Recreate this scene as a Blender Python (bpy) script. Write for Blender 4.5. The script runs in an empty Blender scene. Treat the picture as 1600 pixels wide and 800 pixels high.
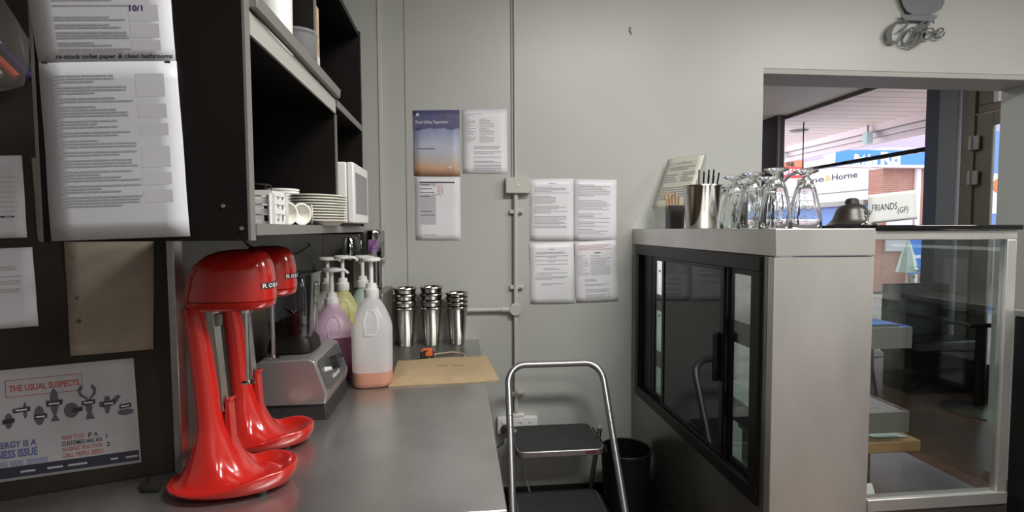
import bpy, math, random
from mathutils import Vector
PI = math.pi
R = math.radians
random.seed(7)
SC = bpy.context.scene
COL = SC.collection

# ------------------------------------------------------------------ camera
F, YAW, PIT, ROLL, EYE = 820.0, R(5.64), R(3.0), 0.005, 1.43
fw = Vector((math.sin(YAW)*math.cos(PIT), math.cos(YAW)*math.cos(PIT), -math.sin(PIT)))
r0 = Vector((math.cos(YAW), -math.sin(YAW), 0))
u0 = r0.cross(fw)
rr = (r0*math.cos(ROLL) - u0*math.sin(ROLL)).normalized()
uu = rr.cross(fw)
ORG = Vector((0, 0, EYE))
cam_d = bpy.data.cameras.new('camera'); cam = bpy.data.objects.new('camera', cam_d); COL.objects.link(cam)
cam_d.sensor_width = 36; cam_d.lens = F/1600*36; cam_d.clip_start = .02; cam_d.clip_end = 200
from mathutils import Matrix
cam.matrix_world = Matrix(((rr.x, uu.x, -fw.x, 0), (rr.y, uu.y, -fw.y, 0), (rr.z, uu.z, -fw.z, EYE), (0, 0, 0, 1)))
SC.camera = cam

def ray(x, y): return fw*F + rr*(x-800) + uu*(400-y)
def at(x, y, ax, c):
    d = ray(x, y); t = (c-ORG[ax])/d[ax]; return ORG + d*t

# ------------------------------------------------------------------ light
w = bpy.data.worlds.new('world'); SC.world = w; w.use_nodes = True
wn = w.node_tree.nodes; wl = w.node_tree.links
bg = wn['Background']; bg.inputs[1].default_value = 3.3
bg.inputs[0].default_value = (0.93, 0.92, 1.0, 1)
SC.view_settings.view_transform = 'Standard'; SC.view_settings.look = 'None'
SC.view_settings.exposure = 0.0; SC.view_settings.gamma = 1; SC.view_settings.use_curve_mapping = False
SC.cycles.max_bounces = 10; SC.cycles.transparent_max_bounces = 24
SC.cycles.transmission_bounces = 10; SC.cycles.sample_clamp_indirect = 6

LAMPS = [  # x, y, z, sx, sy, watts : ceiling panel lamps of the room
    (1.0, 0.45, 2.93, 1.2, .3, 60), (1.2, -1.1, 2.93, 1.2, .3, 24),
    (2.9, 0.6, 2.93, 1.2, .3, 58), (2.6, 4.4, 2.93, .3, 1.2, 30)]

# ------------------------------------------------------------------ materials
def mat(name, col, rough=.5, metal=0., noise=0., scale=20., bump=0., stretch=None, spec=.5, emit=None, es=0, coat=0, col2=None, aniso=0):
    m = bpy.data.materials.new(name); m.use_nodes = True
    n = m.node_tree.nodes; l = m.node_tree.links; p = n['Principled BSDF']
    p.inputs['Base Color'].default_value = (*col, 1); p.inputs['Roughness'].default_value = rough
    p.inputs['Metallic'].default_value = metal; p.inputs['Specular IOR Level'].default_value = spec
    p.inputs['Coat Weight'].default_value = coat; p.inputs['Coat Roughness'].default_value = .05
    if emit: p.inputs['Emission Color'].default_value = (*emit, 1); p.inputs['Emission Strength'].default_value = es
    if noise or bump or col2:
        tc = n.new('ShaderNodeTexCoord'); mp = n.new('ShaderNodeMapping'); nz = n.new('ShaderNodeTexNoise')
        l.new(tc.outputs['Object'], mp.inputs[0]); l.new(mp.outputs[0], nz.inputs['Vector'])
        if stretch: mp.inputs['Scale'].default_value = stretch
        nz.inputs['Scale'].default_value = scale; nz.inputs['Detail'].default_value = 5
        if noise or col2:
            mx = n.new('ShaderNodeMix'); mx.data_type = 'RGBA'
            c2 = col2 or tuple(max(0, c*(1-noise)) for c in col)
            mx.inputs[6].default_value = (*col, 1); mx.inputs[7].default_value = (*c2, 1)
            cr = n.new('ShaderNodeMapRange'); cr.inputs[1].default_value = .35; cr.inputs[2].default_value = .65
            l.new(nz.outputs[0], cr.inputs[0]); l.new(cr.outputs[0], mx.inputs[0]); l.new(mx.outputs[2], p.inputs['Base Color'])
        if bump:
            b = n.new('ShaderNodeBump'); b.inputs['Strength'].default_value = bump; b.inputs['Distance'].default_value = .004
            l.new(nz.outputs[0], b.inputs['Height']); l.new(b.outputs[0], p.inputs['Normal'])
    return m

def glass_pane(name, tint=(.9, .95, .93), refl=1.0, rough=0.):
    m = bpy.data.materials.new(name); m.use_nodes = True
    n = m.node_tree.nodes; l = m.node_tree.links; n.clear()
    o = n.new('ShaderNodeOutputMaterial'); t = n.new('ShaderNodeBsdfTransparent'); g = n.new('ShaderNodeBsdfGlossy')
    t.inputs[0].default_value = (*tint, 1); g.inputs[0].default_value = (1, 1, 1, 1); g.inputs['Roughness'].default_value = rough
    fr = n.new('ShaderNodeFresnel'); ge = n.new('ShaderNodeNewGeometry'); ip = n.new('ShaderNodeMath'); ip.operation = 'MULTIPLY_ADD'
    ip.inputs[1].default_value = 1/1.45-1.45; ip.inputs[2].default_value = 1.45
    l.new(ge.outputs['Backfacing'], ip.inputs[0]); l.new(ip.outputs[0], fr.inputs[0])
    mu = n.new('ShaderNodeMath'); mu.operation = 'MULTIPLY'; mu.inputs[1].default_value = refl; mu.use_clamp = True
    mx = n.new('ShaderNodeMixShader')
    l.new(fr.outputs[0], mu.inputs[0]); l.new(mu.outputs[0], mx.inputs[0]); l.new(t.outputs[0], mx.inputs[1]); l.new(g.outputs[0], mx.inputs[2])
    l.new(mx.outputs[0], o.inputs[0]); return m

def real_glass(name, col=(1, 1, 1), ior=1.45, rough=0.):
    m = bpy.data.materials.new(name); m.use_nodes = True; p = m.node_tree.nodes['Principled BSDF']
    p.inputs['Base Color'].default_value = (*col, 1); p.inputs['Transmission Weight'].default_value = 1
    p.inputs['Roughness'].default_value = rough; p.inputs['IOR'].default_value = ior; return m

def translucent(name, col, clear, rough=.3):
    m = bpy.data.materials.new(name); m.use_nodes = True
    n = m.node_tree.nodes; l = m.node_tree.links; p = n['Principled BSDF']; o = n['Material Output']
    p.inputs['Base Color'].default_value = (*col, 1); p.inputs['Roughness'].default_value = rough
    t = n.new('ShaderNodeBsdfTransparent'); mx = n.new('ShaderNodeMixShader'); mx.inputs[0].default_value = clear
    tl = n.new('ShaderNodeBsdfTranslucent'); tl.inputs[0].default_value = (*col, 1)
    m2 = n.new('ShaderNodeMixShader'); m2.inputs[0].default_value = .45
    l.new(p.outputs[0], m2.inputs[1]); l.new(tl.outputs[0], m2.inputs[2])
    l.new(m2.outputs[0], mx.inputs[1]); l.new(t.outputs[0], mx.inputs[2]); l.new(mx.outputs[0], o.inputs[0]); return m

def wave_mat(name, c1, c2, scale, axis, rough=.5, bump=.4):
    m = bpy.data.materials.new(name); m.use_nodes = True
    n = m.node_tree.nodes; l = m.node_tree.links; p = n['Principled BSDF']; p.inputs['Roughness'].default_value = rough
    tc = n.new('ShaderNodeTexCoord'); wv = n.new('ShaderNodeTexWave'); wv.bands_direction = axis; wv.wave_profile = 'SAW'
    wv.inputs['Scale'].default_value = scale; l.new(tc.outputs['Object'], wv.inputs[0])
    cr = n.new('ShaderNodeValToRGB'); cr.color_ramp.elements[0].color = (*c2, 1); cr.color_ramp.elements[0].position = .08
    cr.color_ramp.elements[1].color = (*c1, 1); cr.color_ramp.elements[1].position = .16
    l.new(wv.outputs[1], cr.inputs[0]); l.new(cr.outputs[0], p.inputs['Base Color'])
    b = n.new('ShaderNodeBump'); b.inputs['Strength'].default_value = bump; b.inputs['Distance'].default_value = .01
    l.new(wv.outputs[1], b.inputs['Height']); l.new(b.outputs[0], p.inputs['Normal']); return m

def brick_mat(name, c1, c2, mort, scale, rough=.7, bw=.5, bh=.25, msize=.02):
    m = bpy.data.materials.new(name); m.use_nodes = True
    n = m.node_tree.nodes; l = m.node_tree.links; p = n['Principled BSDF']; p.inputs['Roughness'].default_value = rough
    tc = n.new('ShaderNodeTexCoord'); br = n.new('ShaderNodeTexBrick'); mp = n.new('ShaderNodeMapping')
    l.new(tc.outputs['Object'], mp.inputs[0]); l.new(mp.outputs[0], br.inputs[0])
    br.inputs['Scale'].default_value = scale; br.inputs['Brick Width'].default_value = bw; br.inputs['Row Height'].default_value = bh
    br.inputs['Mortar Size'].default_value = msize
    br.inputs[1].default_value = (*c1, 1); br.inputs[2].default_value = (*c2, 1); br.inputs[3].default_value = (*mort, 1)
    l.new(br.outputs[0], p.inputs['Base Color']); m['map'] = 1
    return m, mp

M = {}
M['wall'] = mat('wall_paint', (.50, .51, .485), .38, noise=.05, scale=3, bump=.05)
M['wall_left'] = mat('splash_steel', (.13, .125, .108), .3, .35, noise=.15, scale=4)
M['wall_brown'] = mat('dark_brown_wall', (.034, .027, .019), .5, noise=.3, scale=2, spec=.3)
M['ceil'] = mat('ceiling_paint', (.62, .60, .57), .7, noise=.04, scale=4)
M['seam'] = mat('seam', (.25, .25, .23), .6)
M['skirt'] = mat('black_skirting', (.015, .014, .014), .35)
M['pipe'] = mat('conduit_plastic', (.56, .56, .52), .35)
M['steel'] = mat('brushed_steel', (.56, .55, .53), .3, 1., noise=.12, scale=6, bump=.05, stretch=(1, 1, 6))
M['steel_top'] = mat('worktop_steel', (.56, .555, .54), .30, .88, noise=.18, scale=5, bump=.03)
M['steel_dark'] = mat('side_steel', (.34, .33, .30), .3, .9, noise=.18, scale=5)
M['steel_end'] = mat('end_panel_steel', (.74, .725, .70), .38, .75, noise=.22, scale=3.6, stretch=(1, 1, .5))
M['chrome'] = mat('chrome', (.75, .75, .75), .08, 1.)
M['cup_steel'] = mat('cup_steel', (.50, .49, .46), .15, 1.)
M['ink_mid'] = mat('typed_ink', (.38, .38, .41), .6)
M['cell_lt'] = mat('pale_cell', (.62, .62, .67), .6)
M['chrome_dark'] = mat('chrome_dark', (.40, .40, .41), .07, 1.)  # chrome copy with dark reflections put into its base colour
M['alu'] = mat('aluminium_tube', (.42, .42, .44), .33, .85)
M['grey_edge'] = mat('grey_edging', (.24, .235, .22), .4, .3)
M['fascia'] = mat('pale_metal_fascia', (.52, .52, .48), .4, .3)
M['black'] = mat('black_laminate', (.010, .008, .007), .45, noise=.25, scale=8, spec=.25)
M['black_frame'] = mat('black_frame', (.008, .0085, .009), .35, spec=.3)
M['black_gloss'] = mat('black_gloss', (.006, .006, .007), .06)
M['rubber'] = mat('black_rubber', (.02, .02, .02), .6)
M['bin_black'] = mat('bin_black', (.010, .010, .010), .45, spec=.3)
M['mat_grey'] = mat('tread_rubber', (.045, .045, .047), .75, noise=.3, scale=180, bump=.4)
M['red'] = mat('red_enamel', (.56, .018, .013), .2, coat=1., noise=.05, scale=6)
M['white'] = mat('white_plastic', (.80, .80, .78), .35)
M['paper'] = mat('paper', (.66, .67, .72), .4, noise=.04, scale=7)  # darker copy of the white paper; dim light on left sheets put into colour
M['paper_bright'] = mat('bright_paper', (.84, .85, .89), .4, noise=.03, scale=7)
M['paper2'] = mat('paper_plain', (.72, .73, .78), .4)
M['ink'] = mat('printed_ink', (.34, .34, .37), .6)
M['ink_lt'] = mat('faint_ink', (.46, .46, .49), .6)
M['tint'] = mat('grey_cell', (.52, .52, .56), .6)
M['pen'] = mat('pen_ink', (.02, .015, .03), .5)
M['purple_pen'] = mat('purple_pen', (.07, .02, .12), .5)
M['red_pen'] = mat('red_pen', (.65, .12, .22), .5)
M['red_ink'] = mat('red_ink', (.45, .10, .09), .6)
M['blue_ink'] = mat('blue_ink', (.10, .11, .32), .6)
M['dark_ink'] = mat('dark_ink', (.03, .03, .05), .6)
M['board'] = mat('aged_board', (.44, .38, .31), .7, noise=.2, scale=12, bump=.1)
M['kraft'] = mat('kraft_paper', (.50, .37, .22), .7, noise=.08, scale=25, bump=.15)
M['timber'] = mat('timber', (.42, .26, .13), .5, noise=.3, scale=6, stretch=(1, 8, 1))
M['stick'] = mat('wood_stick', (.60, .42, .25), .6, noise=.3, scale=30)
M['plate'] = mat('foam_white', (.80, .79, .72), .5)
M['silver'] = mat('silver_plastic', (.34, .33, .33), .32, .6)
M['dark_glass'] = mat('dark_door_glass', (.020, .025, .030), .05, spec=.4)
M['orange'] = mat('orange_plastic', (.75, .16, .04), .4)
M['pot'] = mat('black_pot', (.05, .045, .04), .4, noise=.4, scale=30)
M['bronze'] = mat('bronze_frame', (.13, .115, .09), .45, .4)
M['post_brown'] = mat('post_brown', (.035, .030, .028), .5, spec=.3)
M['post_dark'] = mat('post_paint', (.045, .055, .075), .45)
M['post_grey'] = mat('post_grey', (.13, .14, .15), .45)
M['pier'] = mat('pier_paint', (.40, .41, .40), .5)
M['lintel'] = mat('lintel_paint', (.42, .41, .39), .5)
M['glass'] = glass_pane('pane_glass')
M['glass_case'] = glass_pane('case_glass', (.86, .88, .87), 1.3)
M['shelf_glass'] = glass_pane('shelf_glass', (.80, .90, .86), 2.2)
M['clear'] = real_glass('drinking_glass', (.97, .99, .98))
M['acrylic'] = glass_pane('acrylic', (.9, .91, .9), 1.5)
M['jar'] = glass_pane('tinted_jar', (.72, .74, .78), 1.6, .08)
M['tub'] = translucent('clear_tub', (.55, .56, .58), .6)
M['sleeve'] = translucent('bag_film', (.6, .58, .56), .72)
M['hdpe'] = translucent('jug_plastic', (.95, .96, .98), .35)
M['hdpe_pink'] = translucent('jug_plastic_pink', (.88, .66, .84), .3)
M['hdpe_yel'] = translucent('jug_plastic_yellow', (.86, .86, .45), .3)
M['hdpe_grn'] = translucent('jug_plastic_green', (.72, .88, .82), .3)
M['pavement'] = mat('pavement', (.30, .27, .25), .7, noise=.2, scale=2)
M['road'] = mat('road', (.12, .12, .125), .8, noise=.2, scale=5)
M['pinkwhite'] = mat('fascia_white', (.86, .74, .78), .5)
M['sign_white'] = mat('sign_white', (.80, .77, .82), .5)
M['sign_blue'] = mat('sign_blue', (.04, .22, .75), .4)
M['lilac'] = mat('lilac_wall', (.36, .32, .44), .7)
M['soffit'] = wave_mat('slatted_soffit', (.86, .76, .72), (.55, .45, .42), 1.35, 'Y')
M['tube_on'] = mat('lamp_diffuser', (.9, .9, .9), .4, emit=(.9, .97, 1), es=1.6)
brk, mp = brick_mat('street_brick', (.35, .15, .10), (.28, .12, .085), (.42, .33, .30), 6); mp.inputs['Rotation'].default_value = (PI/2, 0, 0); M['brick'] = brk
fl, mp = brick_mat('wood_floor', (.105, .055, .035), (.075, .040, .027), (.035, .02, .015), 1.0, .32, 1.3, .13, .004); M['floor'] = fl

# ------------------------------------------------------------------ mesh helpers
class B:
    def __init__(s): s.v = []; s.f = []
    def add(s, vs, fs):
        o = len(s.v); s.v += [tuple(v) for v in vs]; s.f += [tuple(i+o for i in f) for f in fs]; return s
    def box(s, x0, x1, y0, y1, z0, z1):
        vs = [(x, y, z) for x in (x0, x1) for y in (y0, y1) for z in (z0, z1)]
        return s.add(vs, [(0, 1, 3, 2), (4, 6, 7, 5), (0, 4, 5, 1), (2, 3, 7, 6), (0, 2, 6, 4), (1, 5, 7, 3)])
    def prism(s, pts, axis, a, b):
        """pts: 2D outline in the two other axes (order xyz minus axis)"""
        def P(p, c):
            l = list(p); l.insert(axis, c); return tuple(l)
        n = len(pts); vs = [P(p, a) for p in pts]+[P(p, b) for p in pts]
        fs = [tuple(range(n)), tuple(range(2*n-1, n-1, -1))]+[(i, i+n, (i+1) % n+n, (i+1) % n) for i in range(n)]
        return s.add(vs, fs)
    def lathe(s, prof, c=(0, 0, 0), n=32, mod=None, sx=1, sy=1, sq=None, capb=True, capt=True):
        vs = []; k = len(prof)
        for r_, z in prof:
            for i in range(n):
                a = 2*PI*i/n; ca, sa = math.cos(a), math.sin(a); q = 1
                if mod: q = mod(a, z)
                if sq:
                    e = sq; q *= (abs(ca)**e+abs(sa)**e)**(-1/e)
                vs.append((c[0]+r_*q*ca*sx, c[1]+r_*q*sa*sy, c[2]+z))
        fs = [(j*n+i, j*n+(i+1) % n, (j+1)*n+(i+1) % n, (j+1)*n+i) for j in range(k-1) for i in range(n)]
        if capb: fs.append(tuple(range(n-1, -1, -1)))
        if capt: fs.append(tuple((k-1)*n+i for i in range(n)))
        return s.add(vs, fs)
    def loft(s, rings, cap=True):
        n = len(rings[0]); vs = [p for r_ in rings for p in r_]; k = len(rings)
        fs = [(j*n+i, j*n+(i+1) % n, (j+1)*n+(i+1) % n, (j+1)*n+i) for j in range(k-1) for i in range(n)]
        if cap: fs += [tuple(range(n-1, -1, -1)), tuple((k-1)*n+i for i in range(n))]
        return s.add(vs, fs)
    def tube(s, pts, r_, n=12, close=False):
        pts = [Vector(p) for p in pts]; k = len(pts); rings = []
        rs = r_ if isinstance(r_, (list, tuple)) else [r_]*k
        up = None
        for i, p in enumerate(pts):
            a = pts[(i-1) % k] if (i > 0 or close) else p; b = pts[(i+1) % k] if (i < k-1 or close) else p
            t = (b-a).normalized()
            if up is None:
                up = Vector((0, 0, 1)) if abs(t.z) < .9 else Vector((1, 0, 0))
            up = (up - t*up.dot(t)).normalized(); q = t.cross(up)
            rings.append([p+(up*math.cos(2*PI*j/n)+q*math.sin(2*PI*j/n))*rs[i] for j in range(n)])
        if close: rings.append(rings[0])
        return s.loft(rings, cap=not close)
    def cyl(s, c, r_, h, axis=2, n=24):
        a = Vector(c); d = Vector((0, 0, 0)); d[axis] = h
        return s.tube([a, a+d], r_, n)
    def quadsurf(s, fn, nu, nv):
        vs = [fn(i/nu, j/nv) for j in range(nv+1) for i in range(nu+1)]
        fs = [(j*(nu+1)+i, j*(nu+1)+i+1, (j+1)*(nu+1)+i+1, (j+1)*(nu+1)+i) for j in range(nv) for i in range(nu)]
        return s.add(vs, fs)
    def build(s, name, m, parent=None, smooth=False, bev=0, seg=2, world=False, solid=0, auto=None):
        off = parent_world(parent) if (parent and world) else Vector((0, 0, 0))
        me = bpy.data.meshes.new(name); me.from_pydata([tuple(Vector(v)-off) for v in s.v], [], s.f); me.update()
        o = bpy.data.objects.new(name, me); COL.objects.link(o); me.materials.append(M[m] if isinstance(m, str) else m)
        import bmesh
        bm = bmesh.new(); bm.from_mesh(me); bmesh.ops.recalc_face_normals(bm, faces=bm.faces); bm.to_mesh(me); bm.free()
        if solid: md = o.modifiers.new('solid', 'SOLIDIFY'); md.thickness = solid; md.offset = 0
        if bev:
            md = o.modifiers.new('bevel', 'BEVEL'); md.width = bev; md.segments = seg; md.limit_method = 'ANGLE'; md.angle_limit = R(40)
        if smooth or bev:
            for p in me.polygons: p.use_smooth = True
            if auto is None: auto = 40
            try: me.set_sharp_from_angle(angle=R(auto))
            except Exception: pass
        if parent: o.parent = parent
        return o
def parent_world(p):
    v = Vector(p.location)
    while p.parent: p = p.parent; v += Vector(p.location)
    return v
def tag(o, label, cat, group=None, kind=None):
    if label: o['label'] = label
    if cat: o['category'] = cat
    if group: o['group'] = group
    if kind: o['kind'] = kind
    return o
def thing(name, label, cat, loc=(0, 0, 0), rz=0, group=None):
    o = bpy.data.objects.new(name, None); COL.objects.link(o); o.empty_display_size = .05
    o.location = loc; o.rotation_euler = (0, 0, rz); return tag(o, label, cat, group)
def struct(name, b, m, parent=None, **k):
    o = b.build(name, m, parent, **k)
    if not parent: o['kind'] = 'structure'
    return o
def dup(root, loc, rz=None, label=None, group=None):
    r_ = root.copy(); COL.objects.link(r_); r_.location = loc
    if rz is not None: r_.rotation_euler = (0, 0, rz)
    if label: r_['label'] = label
    if group: r_['group'] = group
    for ch in list(root.children):
        c = ch.copy(); COL.objects.link(c); c.parent = r_
        for g in ch.children:
            d = g.copy(); COL.objects.link(d); d.parent = c
    return r_
_tc = {}
def text2d(txt, shear=0., bold=0., extr=0.):
    k = (txt, shear, bold, extr)
    if k in _tc: return _tc[k]
    cu = bpy.data.curves.new('t', 'FONT'); cu.body = txt; cu.size = 1; cu.shear = shear; cu.offset = bold; cu.extrude = extr
    cu.resolution_u = 3
    o = bpy.data.objects.new('t', cu); COL.objects.link(o)
    dg = bpy.context.evaluated_depsgraph_get(); me = bpy.data.meshes.new_from_object(o.evaluated_get(dg))
    vs = [tuple(v.co) for v in me.vertices]; fs = [tuple(p.vertices) for p in me.polygons]
    bpy.data.objects.remove(o); bpy.data.curves.remove(cu); bpy.data.meshes.remove(me)
    _tc[k] = (vs, fs); return vs, fs
def add_text(b, txt, fn, x, y, width=None, height=.7, shear=0., bold=0., mirror=False, depth=0):
    """fn(x, y, d) -> 3D; x right, y up in metres; text capital height = height"""
    vs, fs = text2d(txt, shear, bold, .5 if depth else 0)
    if not vs: return
    x0 = min(v[0] for v in vs); x1 = max(v[0] for v in vs); sy = height/.72
    sx = (width/(x1-x0)) if width else sy
    out = []
    for v in vs:
        xx = (v[0]-x0)*sx
        if mirror: xx = (x1-x0)*sx-xx
        out.append(fn(x+xx, y+v[1]*sy, v[2]*depth*2))
    b.add(out, fs)

# ------------------------------------------------------------------ paper sheets
class Sheet:
    """a sheet given by four corners TL TR BR BL, bulging by b along its normal"""
    def __init__(s, tl, tr, br, bl, n, bulge=.002, curl=0):
        s.c = [Vector(p) for p in (tl, tr, br, bl)]; s.n = Vector(n).normalized(); s.b = bulge; s.curl = curl
        s.w = (s.c[1]-s.c[0]).length; s.h = (s.c[3]-s.c[0]).length
    def P(s, u, v, d=0):
        a = s.c[0].lerp(s.c[1], u); b = s.c[3].lerp(s.c[2], u); p = a.lerp(b, v)
        k = s.b*(math.sin(PI*min(max(u, 0), 1))*.6+.7*math.sin(PI*v*1.5+1)**2) + s.curl*max(0, v)**3
        return p+s.n*(k+.0012+d)
    def fn(s, x, y, d=0): return s.P(x/s.w, -y/s.h, d+.0006)
def sheet(sh, name, label, cat='paper', m='paper', parent=None, group=None):
    b = B().quadsurf(lambda u, v: sh.P(u, v), 6, 10)
    root = thing(name, label, cat, tuple(sh.c[3].lerp(sh.c[2], .5)), group=group)
    b.build('sheet', m, root, smooth=True, solid=.0004, world=True); return root
def rules(sh, blocks, m, root, name='printed_text', seed=1, lh=.0032, words=False, d=.0005):
    """blocks: (u0,u1,v0,v1,n) ragged lines"""
    rd = random.Random(seed); b = B()
    for (a0, a1, v0, v1, n) in blocks:
        for i in range(n):
            v = v0+(v1-v0)*(i+.5)/n; e = a1-(a1-a0)*rd.choice((0, .03, .1, .25, .5)) if n > 1 else a1
            hv = lh/sh.h/2; x = a0
            while x < e:
                x2 = min(e, x+(rd.uniform(.05, .16) if words else (e-a0)))
                k = max(1, int((x2-x)/.12))
                for j in range(k):
                    p, q = x+(x2-x)*j/k, x+(x2-x)*(j+1)/k
                    b.add([sh.P(p, v-hv, d), sh.P(q, v-hv, d), sh.P(q, v+hv, d), sh.P(p, v+hv, d)], [(0, 1, 2, 3)])
                x = x2+(.006 if words else 1)
    return b.build(name, m, root, world=True)
def patch(sh, rects, m, root, name, d=.0003):
    b = B()
    for (a0, a1, v0, v1) in rects:
        b.quadsurf(lambda u, v: sh.P(a0+(a1-a0)*u, v0+(v1-v0)*v, d), 4, 4)
    return b.build(name, m, root, world=True)
def words(sh, items, m, root, name, shear=0, bold=0):
    b = B()
    for (t, x, y, wd, hh) in items: add_text(b, t, sh.fn, x*sh.w, -y*sh.h, wd*sh.w if wd else None, hh*sh.h, shear, bold)
    return b.build(name, m, root, world=True)

# ================================================================== SETTING
W = 2.5; CZ = .9; WX = -.62; PX = WX; PY = 1.2; DX, DY = -.945, -.327
struct('floor', B().box(-3, 4.6, -2.1, 7.9, -.08, 0), 'floor')
struct('ceiling', B().box(-3, 4.62, -2.1, 7.9, 3.0, 3.08), 'ceil')
b = B().box(-.8, 1.5, W, 2.7, 0, 3).box(1.5, 3.08, W, 2.7, 2.215, 3).box(3.08, 4.6, W, 2.7, 0, 3)
struct('wall_back', b, 'wall')
b = B()
b.box(1.5, 3.08, W+.003, 2.72, 2.19, 2.2149)
struct('trim_1', b, 'lintel')
struct('trim_2', B().box(3.05, 3.0799, W+.004, 2.72, 0, 2.19), 'pier')
struct('wall_left', B().box(WX-.1, WX, 1.2, W, 0, 3), 'wall_left')
# diagonal wall
p0 = Vector((PX, PY)); p1 = p0+Vector((DX, DY))*2.2; nn = Vector((DY, -DX)).normalized()  # points away
if nn.y < 0: nn = -nn
q0 = p0+nn*.08; q1 = p1+nn*.08
struct('wall_diagonal', B().prism([tuple(p0), tuple(p1), tuple(q1), (p0.x-.001, q0.y)], 2, 0, 3), 'wall_brown')
DN = Vector((-nn.x, -nn.y, 0))
def atd(x, y):
    d = ray(x, y); t = (Vector((PX, PY, 0))-ORG).dot(DN)/d.dot(DN); return ORG+d*t
struct('wall_side', B().box(-2.8, -2.7, -2.1, .55, 0, 3), 'wall')
struct('wall_front', B().box(-2.8, 4.6, -2.2, -2.1, 0, 3), 'wall')
struct('wall_right', B().box(4.5, 4.6, -2.1, 2.5, 0, 3), 'wall')
struct('wall_cafe_left', B().box(1.3, 1.4, 2.7, 7.8, 0, 3), 'wall')
struct('wall_cafe_far', B().box(1.3, 4.35, 7.8, 7.9, 0, 3), 'wall')
# pilaster in the corner and board seams
struct('trim_3', B().box(-.62, -.345, W-.03, W, CZ, 3), 'wall', bev=.003)
struct('trim_4', B().box(-.362, -.352, W-.036, W-.03, CZ, 3), 'pipe')
struct('trim_5', B().box(-.2485, -.2445, W-.0015, W, CZ, 3), 'seam')
struct('trim_6', B().box(.2435, .2495, W-.002, W, .17, 3), 'seam')
struct('baseboard_back', B().box(WX, .84, W-.012, W, 0, .165), 'skirt')
struct('trim_13', B().box(-.619, -.462, W-.034, W-.0301, CZ, 1.46), 'wall_left')
struct('trim_7', B().box(WX-.004, WX+.012, PY-.016, PY+.02, CZ, 1.95), 'steel', bev=.002)

# wall conduit
t = thing('wall_conduit', 'grey painted electrical conduit with junction boxes running down and across the back wall', 'conduit', (.262, W, 1.04))
B().tube([(.264, W-.016, 1.6), (.262, W-.016, 1.05)], .0105).build('vertical_pipe', 'pipe', t, smooth=True, world=True)
B().tube([(.262, W-.008, 2.99), (.264, W-.008, 1.67)], .006, 10).build('upper_pipe', 'pipe', t, smooth=True, world=True)
B().tube([(.262, W-.016, 1.03), (.262, W-.016, .53)], .0105).build('lower_pipe', 'pipe', t, smooth=True, world=True)
B().tube([(-.2, W-.016, 1.043), (.245, W-.016, 1.043)], .0105).build('horizontal_pipe', 'pipe', t, smooth=True, world=True)
B().tube([(.195, W-.016, 1.043), (.235, W-.016, 1.043)], .0145).build('pipe_collar', 'pipe', t, smooth=True, world=True)
B().cyl((.26, W-.034, 1.043), .03, .033, 1).build('round_junction', 'pipe', t, smooth=True, world=True, bev=.003)
b = B().box(.215, .331, W-.042, W-.001, 1.595, 1.67); o = b.build('square_junction', 'pipe', t, world=True, bev=.004)
B().cyl((.273, W-.046, 1.632), .005, .006, 1).build('screw', 'white', o, smooth=True, world=True)
for z in (1.51, 1.15, .63):
    B().box(.235, .30, W-.02, W-.001, z-.009, z+.009).cyl((.288, W-.026, z), .006, .012, 1).build('clip', 'pipe', t, world=True, bev=.002)

# power outlet
t = thing('power_outlet', 'white double power outlet plate on the back wall behind the step stool', 'power outlet', (.27, W, .44))
B().box(.17, .365, W-.028, W-.001, .44, .52).build('plate', 'white', t, world=True, bev=.004)
for x in (.195, .24, .285, .33): B().cyl((x, W-.033, .50), .007, .006, 1, 12).build('switch', 'white', t, world=True, smooth=True)
B().box(.24, .30, W-.03, W-.001, .5205, .536).build('cover', 'white', t, world=True, bev=.003)
for x in (.215, .315):
    B().box(x-.006, x-.003, W-.0285, W-.028, .466, .476).box(x+.003, x+.006, W-.0285, W-.028, .466, .476).build('socket', 'rubber', t, world=True)
t = thing('power_plug', 'black plug pushed into the left socket of the white outlet', 'plug', (.2, W, .44))
B().cyl((.205, W-.06, .47), .02, .03, 1).build('plug_body', 'rubber', t, world=True, smooth=True, bev=.003)
B().tube([(.205, W-.06, .462), (.19, W-.09, .42), (.15, W-.1, .40), (.11, W-.08, .33), (.1, W-.06, .2), (.1, W-.06, .05)], .004, 8).build('cord', 'rubber', t, world=True, smooth=True)
o = B().tube([(.30, W-.03, .437), (.30, W-.04, .33), (.305, W-.06, .22), (.33, W-.08, .14), (.38, W-.1, .04), (.44, W-.12, .006)], .0045, 8).build('white_cable', 'pipe', smooth=True)
tag(o, 'pale cable hanging below the white outlet and curving down to the floor', 'cable')

# ================================================================== COUNTER
t = thing('worktop_counter', 'long stainless steel worktop counter along the left wall', 'counter', (-.25, 1.7, 0))
pts = [(.084, .959), (.084, W), (WX, W), (WX, PY), (PX+DX*.74, PY+DY*.74-.001)]
B().prism(pts, 2, CZ-.035, CZ).build('worktop', 'steel_top', t, world=True, bev=.004)
B().box(WX+.005, .05, 1.0, W-.02, .1, CZ-.035).build('cabinet_body', 'steel_dark', t, world=True)
for i in range(3):
    d = B().box(.05, .066, 1.02+i*.49, 1.49+i*.49, .13, .85).build('door', 'steel_dark', t, world=True, bev=.003)
    B().tube([(.066, 1.42+i*.49, .5), (.09, 1.42+i*.49, .5), (.09, 1.42+i*.49, .7), (.066, 1.42+i*.49, .7)], .005, 8).build('handle', 'steel', d, world=True, smooth=True)
B().box(WX+.02, .02, 1.05, W-.03, 0, .1).build('kick_plate', 'skirt', t, world=True)

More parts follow.
